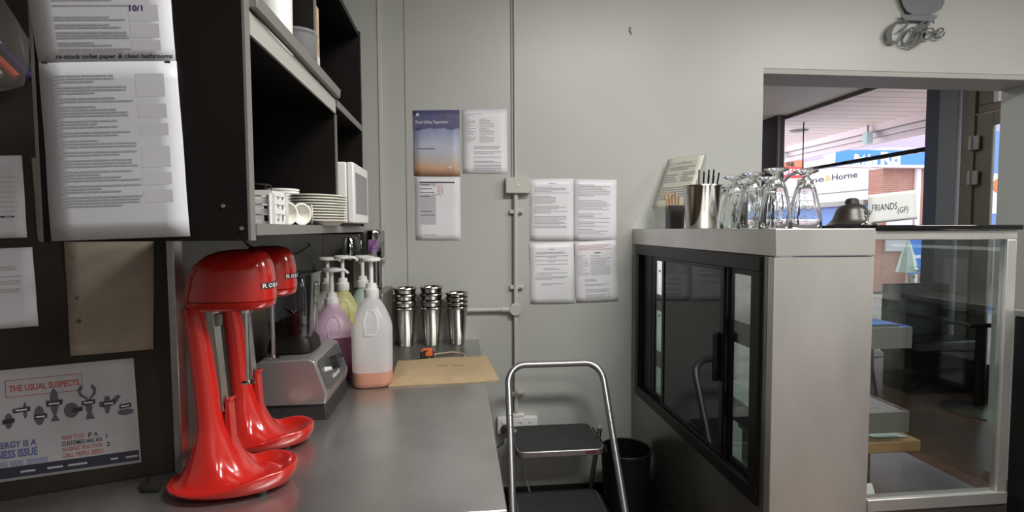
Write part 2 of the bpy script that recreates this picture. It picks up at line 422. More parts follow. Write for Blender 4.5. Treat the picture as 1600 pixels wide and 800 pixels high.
# ================================================================== WALL SHELF UNIT
FX = -.327; Y0 = .862; Y1 = 1.845; ZB = 1.413; ZT = 2.09
t = thing('wall_shelf_unit', 'black open shelf unit with grey edging mounted on the left wall', 'shelf unit', (-.48, 1.3, ZB))
B().box(-.628, FX-.004, Y0, Y0+.018, ZB, ZT).build('end_panel', 'black', t, world=True)
B().box(-.634, -.6285, Y0, Y0+.019, ZB, ZT).build('rear_edging', 'grey_edge', t, world=True, bev=.001)
B().box(FX-.004, FX, Y0, Y0+.02, ZB, ZT).build('near_edging', 'grey_edge', t, world=True)
B().box(WX+.001, FX-.004, Y1-.016, Y1, ZB, ZT).build('end_panel', 'black', t, world=True)
B().box(FX-.004, FX, Y1-.016, Y1, ZB+.02, ZT).build('far_edging', 'black', t, world=True)
B().box(WX+.001, WX+.008, PY+.03, Y1-.017, ZB, ZT).build('back_panel', 'black', t, world=True)
B().box(WX+.009, FX-.004, Y0+.019, Y1-.017, ZT-.016, ZT).build('top_board', 'black', t, world=True)
B().box(WX+.009, FX-.004, Y0+.019, Y1-.017, ZB+.01, ZB+.026).build('bottom_shelf', 'black', t, world=True)
B().box(FX-.003, FX+.002, Y0+.02, Y1, ZB+.008, ZB+.027).build('bottom_edging', 'grey_edge', t, world=True)
B().box(WX+.009, FX-.004, Y0+.019, Y1-.017, 1.762, 1.778).build('middle_shelf', 'black', t, world=True)
B().box(FX-.004, FX+.001, Y0+.02, 1.455, 1.738, 1.774).build('light_fascia', 'fascia', t, world=True)['label'] = 'pale grey metal fascia strip'
B().prism([(FX-.003, 1.779), (FX+.012, 1.779), (FX+.014, 1.802), (FX-.003, 1.802)], 1, Y0+.02, 1.462).build('shelf_lip', 'grey_edge', t, world=True, bev=.002)
B().box(FX-.003, FX+.001, 1.47, Y1-.002, 1.76, 1.779).build('shelf_edging', 'grey_edge', t, world=True)
B().box(WX+.009, FX-.004, 1.458, 1.470, ZB+.027, 1.761).build('divider', 'black', t, world=True)
B().box(FX-.004, FX, 1.459, 1.469, ZB+.027, 1.737).build('divider_edging', 'grey_edge', t, world=True)
B().box(WX+.009, FX-.004, 1.275, 1.287, 1.779, ZT-.017).build('divider', 'black', t, world=True)
B().box(FX-.004, FX, 1.276, 1.286, 1.803, ZT-.017).build('divider_edging', 'grey_edge', t, world=True)
for (x, y) in ((349, 322), (378, 357)):
    p = at(x, y, 1, Y0); B().cyl((p.x, Y0-.002, p.z), .003, .004, 1, 10).build('screw', 'grey_edge', t, world=True, smooth=True)
SB = ZB+.0262   # top of bottom shelf
SM = 1.7782
SF = .8790      # inner face near

def pos(x, X, Y=None):
    """depth Y at which plane x=X is seen at image column x (near eye height)"""
    p = at(x, 357, 0, X); return p.y
# --- bottom bay contents
bx0 = -.40; ys = Y0+.03
t = thing('storage_basket', 'small white slotted plastic basket at the near end of the bottom shelf', 'basket', (-.378, at(415, 330, 0, -.355).y, SB))
def basket(b):
    x0, x1, y0_, y1_, h = -.045, .045, -.035, .04, .055
    # near frame wall with slots on the two visible faces made of bars
    for i in range(5):
        xx = x0+(x1-x0)*i/4; b.box(xx-.006, xx+.006, y0_, y0_+.002, 0, h); b.box(xx-.006, xx+.006, y1_-.002, y1_, 0, h)
    for i in range(4):
        yy = y0_+(y1_-y0_)*i/3; b.box(x1-.002, x1, yy-.006, yy+.006, 0, h); b.box(x0, x0+.002, yy-.006, yy+.006, 0, h)
    for z in (0, .019, .037, .052):
        hh = .009 if z else .006
        b.box(x0-.001, x1+.001, y0_-.001, y0_+.003, z, z+hh).box(x0-.001, x1+.001, y1_-.003, y1_+.001, z, z+hh)
        b.box(x1-.003, x1+.001, y0_, y1_, z, z+hh).box(x0-.001, x0+.003, y0_, y1_, z, z+hh)
    b.box(x0, x1, y0_, y1_, 0, .002); return b
basket(B()).build('slotted_body', 'white', t)
t = thing('wire_rack', 'black wire rack standing in the white slotted basket', 'rack', (-.381, at(415, 330, 0, -.355).y, SB+.003))
B().tube([(-.03, -.02, .002), (-.03, -.02, .075), (.03, -.01, .07), (.035, .0, .002)], .0015, 6).build('wire', 'rubber', t, smooth=True)
B().tube([(-.03, .02, .002), (-.03, .02, .077), (.03, .02, .07), (.035, .02, .002)], .0015, 6).build('wire', 'rubber', t, smooth=True)
B().tube([(.03, -.01, .07), (.03, .02, .07)], .0015, 6).build('wire', 'rubber', t, smooth=True)

def cup_mesh(r1, r2, h):
    return B().lathe([(r2*.98, 0), (r2, .001), (r1*.985, h-.004), (r1+.002, h-.003), (r1+.002, h), (r1-.001, h), (r2-.003, .003)], n=28, capt=True)
# stacks of containers (each a thing)
proto = None
def stack(name, cat, mk, m, x, y, z0, n, dz, lab, group):
    base = None
    for k in range(n):
        if base is None:
            o = mk().build(name, m, smooth=True); tag(o, lab(k), cat, group); o.location = (x, y, z0); base = o
        else:
            o = base.copy(); COL.objects.link(o); o.location = (x, y, z0+k*dz); o['label'] = lab(k)
    return base
ordn = ['lowest', 'second', 'third', 'fourth', 'fifth', 'sixth', 'seventh', 'eighth', 'ninth', 'tenth']
def ol(n):
    return lambda k: ('lowest' if k == 0 else 'topmost' if k == n-1 else ordn[k]+' from below')
def oval():
    return B().lathe([(.052, 0), (.055, .001), (.072, .0115), (.078, .0118), (.078, .014), (.071, .0145), (.052, .003)], n=40, sx=.88, sy=1.25)
l10 = ol(10)
stack('foam_plate', 'plate', oval, 'plate', -.352, 1.352, SB, 10, .0066, lambda k: 'off-white oval disposable plate, %s of the wide stack on the bottom shelf' % l10(k), 'stack of wide oval plates on the bottom shelf')
l6 = ol(6)
stack('paper_cup', 'cup', lambda: B().lathe([(.026, 0), (.027, .001), (.036, .05), (.039, .05), (.039, .054), (.035, .054), (.025, .004)], n=28), 'white', -.42, at(441, 320, 0, -.42).y, SB, 6, .0065,
      lambda k: 'white takeaway cup, %s in the nested stack beside the slotted basket' % l6(k), 'cups nested beside the basket')
for i, (dx, yy, tl) in enumerate(((.005, 1.10, 0), (.016, 1.155, 1), (.012, 1.21, 2))):
    o = B().lathe([(.012, 0), (.014, .001), (.021, .019), (.0235, .019), (.0235, .021), (.020, .021), (.011, .003)], n=24).build('sauce_cup', 'plate', smooth=True)
    o.rotation_euler = (R((0, 22, -12)[i]), R(90-(0, 0, 0)[i]), R((-40, -15, 10)[i])); o.location = (-.362+dx, yy, SB+.0235)
    tag(o, ('small white sauce cup on its side near the basket end of the shelf', 'small white sauce cup on its side, middle of the three at the shelf edge', 'small white sauce cup on its side touching the near end of the plate stack')[i], 'cup', 'small sauce cups lying at the shelf edge')
# microwave-like appliance
t = thing('microwave', 'small white microwave with a grey window in the far bay of the bottom shelf', 'microwave', (-.39, 1.55, SB))
B().box(-.47, -.309, 1.49, 1.715, SB+.008, SB+.176).build('body', 'white', t, world=True, bev=.004)
B().box(-.4695, -.312, 1.492, 1.712, SB, SB+.0078).build('base', 'rubber', t, world=True)
B().box(-.3088, -.290, 1.49, 1.715, SB+.008, SB+.176).build('door', 'white', t, world=True, bev=.004)
B().box(-.2905, -.2885, 1.512, 1.692, SB+.035, SB+.15).build('window', mat('grey_window', (.22, .22, .22), .25), t, world=True, bev=.001)['label'] = 'grey rectangular window'
# upper bay contents
t = thing('white_canister', 'tall white canister on the upper shelf beside the clear tub', 'canister', (-.385, at(432, 30, 0, -.385).y-.01, SM))
B().lathe([(.032, 0), (.034, .002), (.036, .20), (.034, .204)], n=32).build('canister_body', 'white', t, smooth=True)
B().lathe([(.0375, .2045), (.0375, .225), (.035, .228)], n=32).build('lid', 'white', t, smooth=True)
o = B().lathe([(.027, 0), (.029, .002), (.038, .094), (.042, .094), (.042, .099), (.037, .099), (.027, .004)], n=36, capt=True).build('clear_tub', 'tub', smooth=True)
o.location = (-.360, at(468, 60, 0, -.368).y-.03, SM); tag(o, 'clear plastic tub with a wide rim standing on the upper shelf', 'tub')
t = thing('cardboard_packet', 'tall pale cardboard packet against the divider on the upper shelf', 'packet', (-.36, 1.30, SM))
B().box(-.395, -.329, 1.2885, 1.315, SM, SM+.175).build('packet_body', 'stick', t, world=True, bev=.001)
B().box(-.3295, -.3284, 1.291, 1.313, SM+.01, SM+.06).build('label', 'paper', t, world=True)
t = thing('flower_sprig', 'small red flower sprig behind the cardboard packet on the upper shelf', 'flower', (-.37, 1.38, SM))
B().tube([(-.02, 0, 0), (-.01, 0, .03), (.012, 0, .05)], .0015, 6).build('stem', 'pot', t, smooth=True)
for i in range(6):
    a = i*1.05
    B().lathe([(.001, -.008), (.006, 0), (.004, .006), (.001, .008)], c=(.014+.009*math.cos(a), .004*math.sin(a*2), .052+.009*math.sin(a)), n=8).build('petal', mat('petal_red', (.55, .05, .05), .5) if i == 0 else bpy.data.materials['petal_red'], t, smooth=True)
# hanging cable under the unit
o = B().tube([(-.50, 1.25, ZB+.006), (-.50, 1.3, ZB-.02), (-.49, 1.42, ZB-.05), (-.48, 1.6, ZB-.055), (-.48, 1.74, ZB-.035), (-.50, 1.8, ZB-.03)], .003, 8).build('black_cable', 'rubber', smooth=True)
tag(o, 'black cable sagging below the bottom of the shelf unit', 'cable')

# ================================================================== PAPERS ON THE BACK WALL
NB = (0, -1, 0)
def wallsheet(tl, tr, br, bl, Y=W, **k):
    return Sheet(*[at(*p, 1, Y) for p in (tl, tr, br, bl)], NB, **k)
# colour flyer (procedural cloudy print)
fm = bpy.data.materials.new('flyer_print'); fm.use_nodes = True
n = fm.node_tree.nodes; l = fm.node_tree.links; p = n['Principled BSDF']; p.inputs['Roughness'].default_value = .35
tc = n.new('ShaderNodeTexCoord'); nz = n.new('ShaderNodeTexNoise'); nz.inputs['Scale'].default_value = 9; nz.inputs['Detail'].default_value = 6
sp = n.new('ShaderNodeSeparateXYZ'); l.new(tc.outputs['Generated'], sp.inputs[0]); l.new(tc.outputs['Object'], nz.inputs['Vector'])
cr = n.new('ShaderNodeValToRGB'); e = cr.color_ramp.elements
e[0].position = 0; e[0].color = (.42, .22, .14, 1); e[1].position = 1; e[1].color = (.10, .10, .24, 1)
for q, c in ((.12, (.62, .40, .26, 1)), (.28, (.52, .50, .52, 1)), (.45, (.50, .53, .66, 1)), (.72, (.28, .32, .50, 1)), (.74, (.08, .08, .18, 1))):
    x = e.new(q); x.color = c
ad = n.new('ShaderNodeMath'); ad.operation = 'MULTIPLY_ADD'; ad.inputs[1].default_value = .35; l.new(nz.outputs[0], ad.inputs[0])
mu = n.new('ShaderNodeMath'); mu.operation = 'SUBTRACT'; mu.inputs[1].default_value = .17; l.new(sp.outputs[2], mu.inputs[0]); l.new(mu.outputs[0], ad.inputs[2])
l.new(ad.outputs[0], cr.inputs[0]); l.new(cr.outputs[0], p.inputs['Base Color']); M['flyer'] = fm

s = wallsheet((645, 173), (718, 172), (719, 275), (647, 275), bulge=.003)
t = sheet(s, 'food_safety_flyer', 'blue and orange flyer headed Food Safety Supervisor on the back wall', 'flyer', 'flyer')
patch(s, [(.0, 1, .07, .27)], mat('flyer_band', (.11, .11, .22), .4), t, 'heading_band')
words(s, [('Food Safety Supervisor', .06, .20, .7, .05)], 'paper2', t, 'heading_text', bold=.01)
bb = B()
for k_, (u_, v_, ru, rv) in enumerate(((.66, .05, .07, .035), (.88, .05, .08, .035), (.90, .12, .05, .02), (.74, .07, .05, .03))):
    bb.tube([s.P(u_+ru*math.cos(a), v_+rv*math.sin(a), .001) for a in [q*PI/7 for q in range(14)]], .0008, 5, close=True)
bb.build('printed_swirls', mat('flyer_swirl', (.42, .24, .18), .5), t, world=True)
b = B().lathe([(.006, 0), (.006, .0003)], n=12); pp = s.P(.1, .075, .001)
bb = B(); ring = [s.P(.1+.035*math.cos(a), .065+.024*math.sin(a), .0012) for a in [k*PI/6 for k in range(12)]]; bb.add(ring, [tuple(range(12))]); bb.build('round_logo', 'paper2', t, world=True)
rules(s, [(.08, .45, .57, .6, 1)], 'dark_ink', t, 'subheading', lh=.003)
bb = B().add([s.P(.74, .87, .001), s.P(.81, .84, .001), s.P(.81, .9, .001)], [(0, 1, 2)]); bb.build('white_arrow', 'paper2', t, world=True)

s = wallsheet((722, 172), (792, 171), (793, 271), (723, 271))
t = sheet(s, 'printed_notice', 'glossy white printed notice with two columns, right of the blue flyer', 'notice', 'paper_bright')
rules(s, [(.1, .45, .05, .11, 2), (.05, .3, .14, .52, 16), (.38, .72, .14, .52, 16)], 'ink_lt', t, seed=3)
rules(s, [(.25, .86, .57, .62, 2), (.25, .86, .65, .7, 2), (.25, .86, .73, .76, 1), (.25, .86, .8, .84, 2), (.25, .86, .86, .96, 4)], 'ink', t, 'printed_paragraph', seed=4)

s = wallsheet((649, 277), (719, 277), (720, 375), (650, 375), bulge=.003)
t = sheet(s, 'staff_roster', 'white roster sheet with a grey column and red ticks, below the blue flyer', 'notice', 'paper_bright')
patch(s, [(.09, .45, .10, .93)], 'tint', t, 'grey_column')
rules(s, [(.09, .88, .075, .09, 1)], 'dark_ink', t, 'heading_rule', lh=.006)
rules(s, [(.11, .32+.05*(i % 3), .115+i*.06, .13+i*.06, 1) for i in range(9)], 'dark_ink', t, 'name_column', lh=.003)
bb = B()
for j in range(3):
    for i in range(2):
        u, v = .49+i*.07, .12+j*.05
        bb.tube([s.P(u, v, .001), s.P(u+.05, v+.01, .001), s.P(u+.01, v+.035, .001), s.P(u+.06, v+.04, .001)], .0009, 5)
bb.tube([s.P(.47, .27, .001), s.P(.57, .29, .001)], .001, 5)
bb.build('red_ticks', 'red_pen', t, world=True)

s = wallsheet((828, 280), (896, 279), (896, 376), (828, 376))
t = sheet(s, 'printed_notice', 'upper left of the four white notices beside the wall conduit, list of numbered points', 'notice', 'paper_bright', group='four notices beside the conduit')
rules(s, [(.42, .58, .07, .08, 1)], 'ink', t, 'heading_text', lh=.004)
rules(s, [(.1, .9, .12, .24, 5), (.1, .6, .27, .4, 6), (.1, .85, .43, .56, 6), (.1, .85, .6, .8, 9)], 'ink', t, seed=5, lh=.0028)
s = wallsheet((896, 280), (963, 281), (963, 377), (896, 376))
t = sheet(s, 'printed_notice', 'upper right of the four white notices beside the wall conduit, dense lists', 'notice', 'paper_bright', group='four notices beside the conduit')
rules(s, [(.1, .85, .08, .28, 8), (.1, .85, .33, .5, 7), (.1, .85, .55, .64, 4), (.1, .85, .68, .78, 4), (.1, .8, .8, .9, 4)], 'ink', t, seed=6, lh=.0028)
s = wallsheet((827, 380), (896, 378), (897, 474), (829, 475), bulge=.003)
t = sheet(s, 'printed_notice', 'lower left of the four white notices beside the wall conduit, centred lines', 'notice', 'paper_bright', group='four notices beside the conduit')
rules(s, [(.44, .56, .105, .115, 1)], 'ink', t, 'heading_text', lh=.004)
rules(s, [(.14, .86, .15, .19, 2), (.12, .88, .215, .225, 1), (.4, .6, .24, .25, 1), (.12, .88, .285, .295, 1), (.42, .58, .31, .32, 1), (.14, .86, .35, .36, 1), (.3, .7, .41, .45, 2), (.15, .85, .48, .54, 2), (.12, .88, .55, .61, 3), (.25, .75, .66, .7, 2)], 'ink', t, seed=7, lh=.0028)
s = wallsheet((897, 378), (962, 375), (966, 470), (900, 473), bulge=.004)
t = sheet(s, 'printed_notice', 'lower right of the four white notices, slightly crooked with red lines at its top', 'notice', 'paper_bright', group='four notices beside the conduit')
rules(s, [(.1, .9, .05, .15, 4)], mat('pale_red_ink', (.55, .33, .33), .6), t, 'red_lines', seed=8)
rules(s, [(.04, .33, .22, .56, 13), (.37, .85, .22, .56, 13), (.22, .8, .62, .66, 2), (.22, .8, .7, .74, 2), (.22, .8, .78, .84, 3), (.22, .84, .87, .97, 5)], 'ink_lt', t, seed=9)
rules(s, [(.46, .62, .185, .2, 1)], 'dark_ink', t, 'bold_word', lh=.004)
# gecko-like mark on the wall
b = B().tube([at(985, 42, 1, W-.002), at(984, 48, 1, W-.002), at(987, 54, 1, W-.002)], [.003, .005, .002], 8)
tag(b.build('wall_hook', 'grey_edge', smooth=True), 'tiny dark hook fixed high on the back wall', 'hook')

# ================================================================== PAPERS AT THE LEFT
NL = (0, -1, 0)
YS = Y0-.001
tl = at(45, 0, 1, YS); tr = at(268, 0, 1, YS); br = at(276, 98, 1, YS); bl = at(62, 100, 1, YS)
up = Vector((0, 0, .2))
s = Sheet(tl+(tl-bl)*1.2, tr+(tr-br)*1.2, br, bl, NL, bulge=.0015)
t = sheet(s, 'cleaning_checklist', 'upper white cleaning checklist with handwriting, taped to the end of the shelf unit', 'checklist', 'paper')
b0 = (1.2*99)/(2.2*99)
def vv(y): return (1.2+(y/99.0))/2.2
rules(s, [(.16, .72, vv(-60), vv(14), 9), (.16, .68, vv(26), vv(34), 2), (.16, .68, vv(38), vv(46), 2), (.16, .68, vv(50), vv(62), 3), (.16, .68, vv(66), vv(74), 2), (.16, .68, vv(76), vv(83), 2)], 'ink_mid', t, seed=11, words=True, lh=.0024)
patch(s, [(.69, .9, vv(8), vv(34)), (.69, .9, vv(38), vv(60)), (.69, .9, vv(64), vv(80))], 'cell_lt', t, 'grey_cell')
words(s, [('10/1', .70, vv(18), .095, vv(10)-vv(1))], 'purple_pen', t, 'handwritten_date', bold=.03)
words(s, [('re-stock toilet paper & clean bathrooms', .13, vv(92), .85, (vv(9)-vv(2)))], 'pen', t, 'handwritten_note', shear=.15, bold=.02)
tl = at(62, 99, 1, YS-.001); tr = at(277, 96, 1, YS-.001); br = at(298, 369, 1, YS-.012); bl = at(82, 377, 1, YS-.012)
s = Sheet(tl, tr, br, bl, NL, bulge=.002)
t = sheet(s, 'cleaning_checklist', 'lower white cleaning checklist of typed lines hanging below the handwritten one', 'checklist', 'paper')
bl2 = []
rd = random.Random(5); v = .07
while v < .8:
    k = rd.choice((2, 3, 3, 4)); bl2.append((.1, .68, v, v+k*.0165, k)); v += k*.0165+.014
rules(s, bl2, 'ink_mid', t, seed=12, words=True, lh=.0023)
patch(s, [(.69, .9, .07, .2), (.69, .9, .24, .32), (.69, .9, .35, .42), (.69, .9, .48, .6), (.69, .9, .63, .7), (.69, .9, .73, .8)], 'cell_lt', t, 'grey_cell')
bb = B()
for (x, y) in ((70, 98), (262, 97)): q = at(x, y, 1, YS-.003); bb.box(q.x-.004, q.x+.004, q.y-.001, q.y, q.z-.0015, q.z+.0015)
bb.build('staple', 'dark_ink', t, world=True)

def dsheet(tl, tr, br, bl, **k): return Sheet(*[atd(*p) for p in (tl, tr, br, bl)], DN, **k)
s = dsheet((-90, 245), (35, 243), (43, 371), (-84, 375))
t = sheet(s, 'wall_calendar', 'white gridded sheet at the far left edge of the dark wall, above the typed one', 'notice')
rules(s, [(.1, .9, .25+.06*i, .27+.06*i, 1) for i in range(9)], 'ink_lt', t, 'grid_lines', lh=.0012)
rules(s, [(.3, .85, .73, .75, 1)], 'pen', t, 'handwriting', lh=.003)
s = dsheet((-85, 392), (51, 386), (61, 509), (-78, 520))
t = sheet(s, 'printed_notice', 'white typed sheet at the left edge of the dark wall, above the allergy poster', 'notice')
rules(s, [(.15, .8, .22, .28, 2), (.15, .85, .31, .37, 2), (.15, .85, .4, .46, 2), (.15, .82, .5, .56, 2), (.1, .5, .78, .79, 1)], 'ink_lt', t, seed=15, lh=.003)
s = dsheet((50, 247), (100, 246), (120, 376), (60, 377))
t = sheet(s, 'tan_sheet', 'old beige sheet half hidden behind the hanging cleaning checklists', 'sheet', 'board')
s = dsheet((101, 376), (241, 376), (240, 545), (111, 556), bulge=.004)
t = sheet(s, 'aged_board', 'blank aged beige board with stained left edge on the dark wall', 'board', 'board')
bb = B()
for (u, v, q) in ((.1, .5, .02), (.12, .7, .025), (.08, .15, .015)):
    bb.add([s.P(u+q*math.cos(a)*1.2, v+q*.8*math.sin(a), .0012) for a in [k*PI/4 for k in range(8)]], [tuple(range(8))])
bb.build('stain', mat('stain', (.14, .12, .10), .7), t, world=True)

# poster THE USUAL SUSPECTS
s = dsheet((-60, 584), (209, 559), (221, 722), (-55, 761), bulge=.001)
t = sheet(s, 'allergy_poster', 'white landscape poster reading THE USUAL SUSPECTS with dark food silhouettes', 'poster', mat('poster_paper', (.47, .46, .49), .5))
def U(x): return (x+60)/270.0
patch(s, [(0, .99, .875, .975)], 'dark_ink', t, 'footer_band')
words(s, [('THE USUAL SUSPECTS', U(8), .20, U(117)-U(8), .055)], 'red_ink', t, 'title_text', bold=.03)
bb = B()
for (a, c, d, e_) in ((U(3), U(122), .095, .1), (U(3), U(122), .245, .25), (U(3), U(4), .095, .25), (U(121), U(122), .095, .25)):
    bb.add([s.P(a, d, .001), s.P(c, d, .001), s.P(c, e_, .001), s.P(a, e_, .001)], [(0, 1, 2, 3)])
bb.build('title_box', 'red_ink', t, world=True)
words(s, [('ALLERGY IS A', U(-28), .70, U(46)-U(-28), .055), ('BUSINESS ISSUE', U(-38), .79, U(47)-U(-38), .07)], 'blue_ink', t, 'slogan_text', bold=.03)
words(s, [('WHAT TO DO', U(84), .69, .135, .04), ('ALLERGIC REACTION', U(84), .795, .235, .035), ('CALL TRIPLE ZERO', U(84), .855, .24, .04)], 'red_ink', t, 'advice_text', bold=.02)
words(s, [('IF A', U(126), .69, .06, .04), ('CUSTOMER HAS AN', U(84), .745, .235, .04), ('1', U(155), .72, None, .04), ('2', U(155), .80, None, .04)], 'dark_ink', t, 'black_text', bold=.02)
rules(s, [(U(152), U(196), .615, .635, 1), (U(160), U(200), .67, .72, 2), (U(160), U(202), .77, .85, 3)], 'ink_lt', t, 'small_print', lh=.004)
rules(s, [(U(20), U(42), .925, .935, 1), (U(60), U(84), .925, .935, 1), (U(92), U(122), .925, .935, 1), (U(160), U(172), .925, .93, 1), (U(185), U(205), .925, .935, 1)], 'ink_lt', t, 'footer_text', lh=.004)
rules(s, [(U(-20), U(2), .83, .86, 1), (U(5), U(25), .83, .86, 1), (U(30), U(62), .83, .86, 1)], mat('blue_pale', (.30, .31, .45), .6), t, 'blue_strips', lh=.011)
def sil(pts, cx, cy, sc, name):
    bb = B(); P_ = [s.P(U(cx)+x*sc/270, cy+y*sc/170, .001) for x, y in pts]; bb.add(P_, [tuple(range(len(P_)))]); return bb
grey = mat('food_print', (.11, .10, .13), .5); figs = []
def ell(rx, ry, cx=0, cy=0, n=18): return [(cx+rx*math.cos(2*PI*k/n), cy+ry*math.sin(2*PI*k/n)) for k in range(n)]
def fig(name, parts, cx, cy, sc=1):
    bb = B()
    for pts in parts:
        P_ = [s.P(U(cx)+x*sc/270, cy+y*sc/170, .001) for x, y in pts]; bb.add(P_, [tuple(range(len(P_)))])
    bb.build(name, grey, t, world=True)
fig('wheat_silhouette', [ell(6, 12)], 6, .46)
fig('milk_silhouette', [ell(3, 13)], 31, .38)
fig('egg_silhouette', [ell(8, 15)], 52, .44)
fig('fish_silhouette', [[(0, -27), (5, -20), (7, -8), (6, 5), (2, 16), (7, 25), (-7, 25), (-2, 16), (-6, 5), (-7, -8), (-5, -20)], [(-13, -8), (13, -8), (13, -1), (-13, -1)]], 76, .36)
fig('nut_silhouette', [ell(12, 12)], 102, .425)
fig('lobster_silhouette', [[(-4, -8), (5, -8), (6, 6), (4, 14), (9, 24), (-6, 24), (-3, 14), (-6, 6)], [(-4, -8), (-14, -14), (-17, -24), (-11, -32), (-8, -26), (-12, -20), (-7, -14), (0, -10)], [(4, -8), (12, -14), (14, -24), (7, -32), (5, -26), (9, -20), (6, -14), (1, -10)]], 130, .385)
fig('prawn_silhouette', [[(-3, -12), (4, -12), (6, -4), (18, -12), (24, -10), (16, 0), (6, 4), (2, 16), (-3, 16), (-5, 6), (-13, 4), (-13, -4), (-5, -4)]], 160, .40)
fig('shell_silhouette', [ell(14, 5, 0, 4)], 190, .475)
bb = B()
for (cx, cy, ww) in ((6, .46, 9), (26, .37, 13), (54, .45, 10), (76, .345, 12), (112, .425, 8), (130, .37, 11), (163, .40, 11), (190, .44, 10)):
    a, c = U(cx-ww), U(cx+ww); d_ = .02
    bb.add([s.P(a, cy-d_+.004, .0016), s.P(c, cy-d_-.004, .0016), s.P(c, cy+d_-.004, .0016), s.P(a, cy+d_+.004, .0016)], [(0, 1, 2, 3)])
bb.build('name_bars', 'dark_ink', t, world=True)
rules(s, [(U(cx-ww*.7), U(cx+ww*.7), cy-.003, cy+.003, 1) for (cx, cy, ww) in ((26, .37, 13), (54, .45, 10), (76, .345, 12), (130, .37, 11), (163, .40, 11), (190, .44, 10))], 'paper2', t, 'name_text', lh=.003, d=.0022, words=True)

# bag with markers hanging on the diagonal wall
q = atd(12, 78); c = q+DN*.035
t = thing('plastic_bag', 'clear plastic bag of pens hanging at the top left on the dark wall', 'bag', tuple(q-Vector((0, 0, .09))))
b = B().lathe([(.006, -.085), (.035, -.075), (.05, -.04), (.046, .01), (.03, .05), (.012, .08), (.006, .1)], c=tuple(c), n=24, mod=lambda a, z: 1+.1*math.sin(5*a+z*60), sy=.45)
b.build('bag_film', 'sleeve', t, smooth=True, world=True)
for i, (cn, lab, dx, ang) in enumerate((((.75, .12, .06), 'red marker pen inside the hanging plastic bag', -.006, 40), ((.05, .03, .12), 'dark purple marker pen inside the hanging plastic bag', .014, 40), ((.75, .74, .7), 'white marker pen inside the hanging plastic bag', -.030, 40))):
    t2 = thing('marker_pen', lab, 'marker pen', tuple(c+Vector((dx, dx*.3-.003, -.02))), group='marker pens in the hanging bag')
    t2.rotation_euler = (0, R(-ang), R(17))
    B().cyl((0, 0, -.05), .0075, .07, 2, 16).build('barrel', mat('pen_%d' % i, cn, .4), t2, smooth=True)
    B().cyl((0, 0, .0205), .008, .03, 2, 16).build('cap', M['white'] if i != 2 else M['orange'], t2, smooth=True)

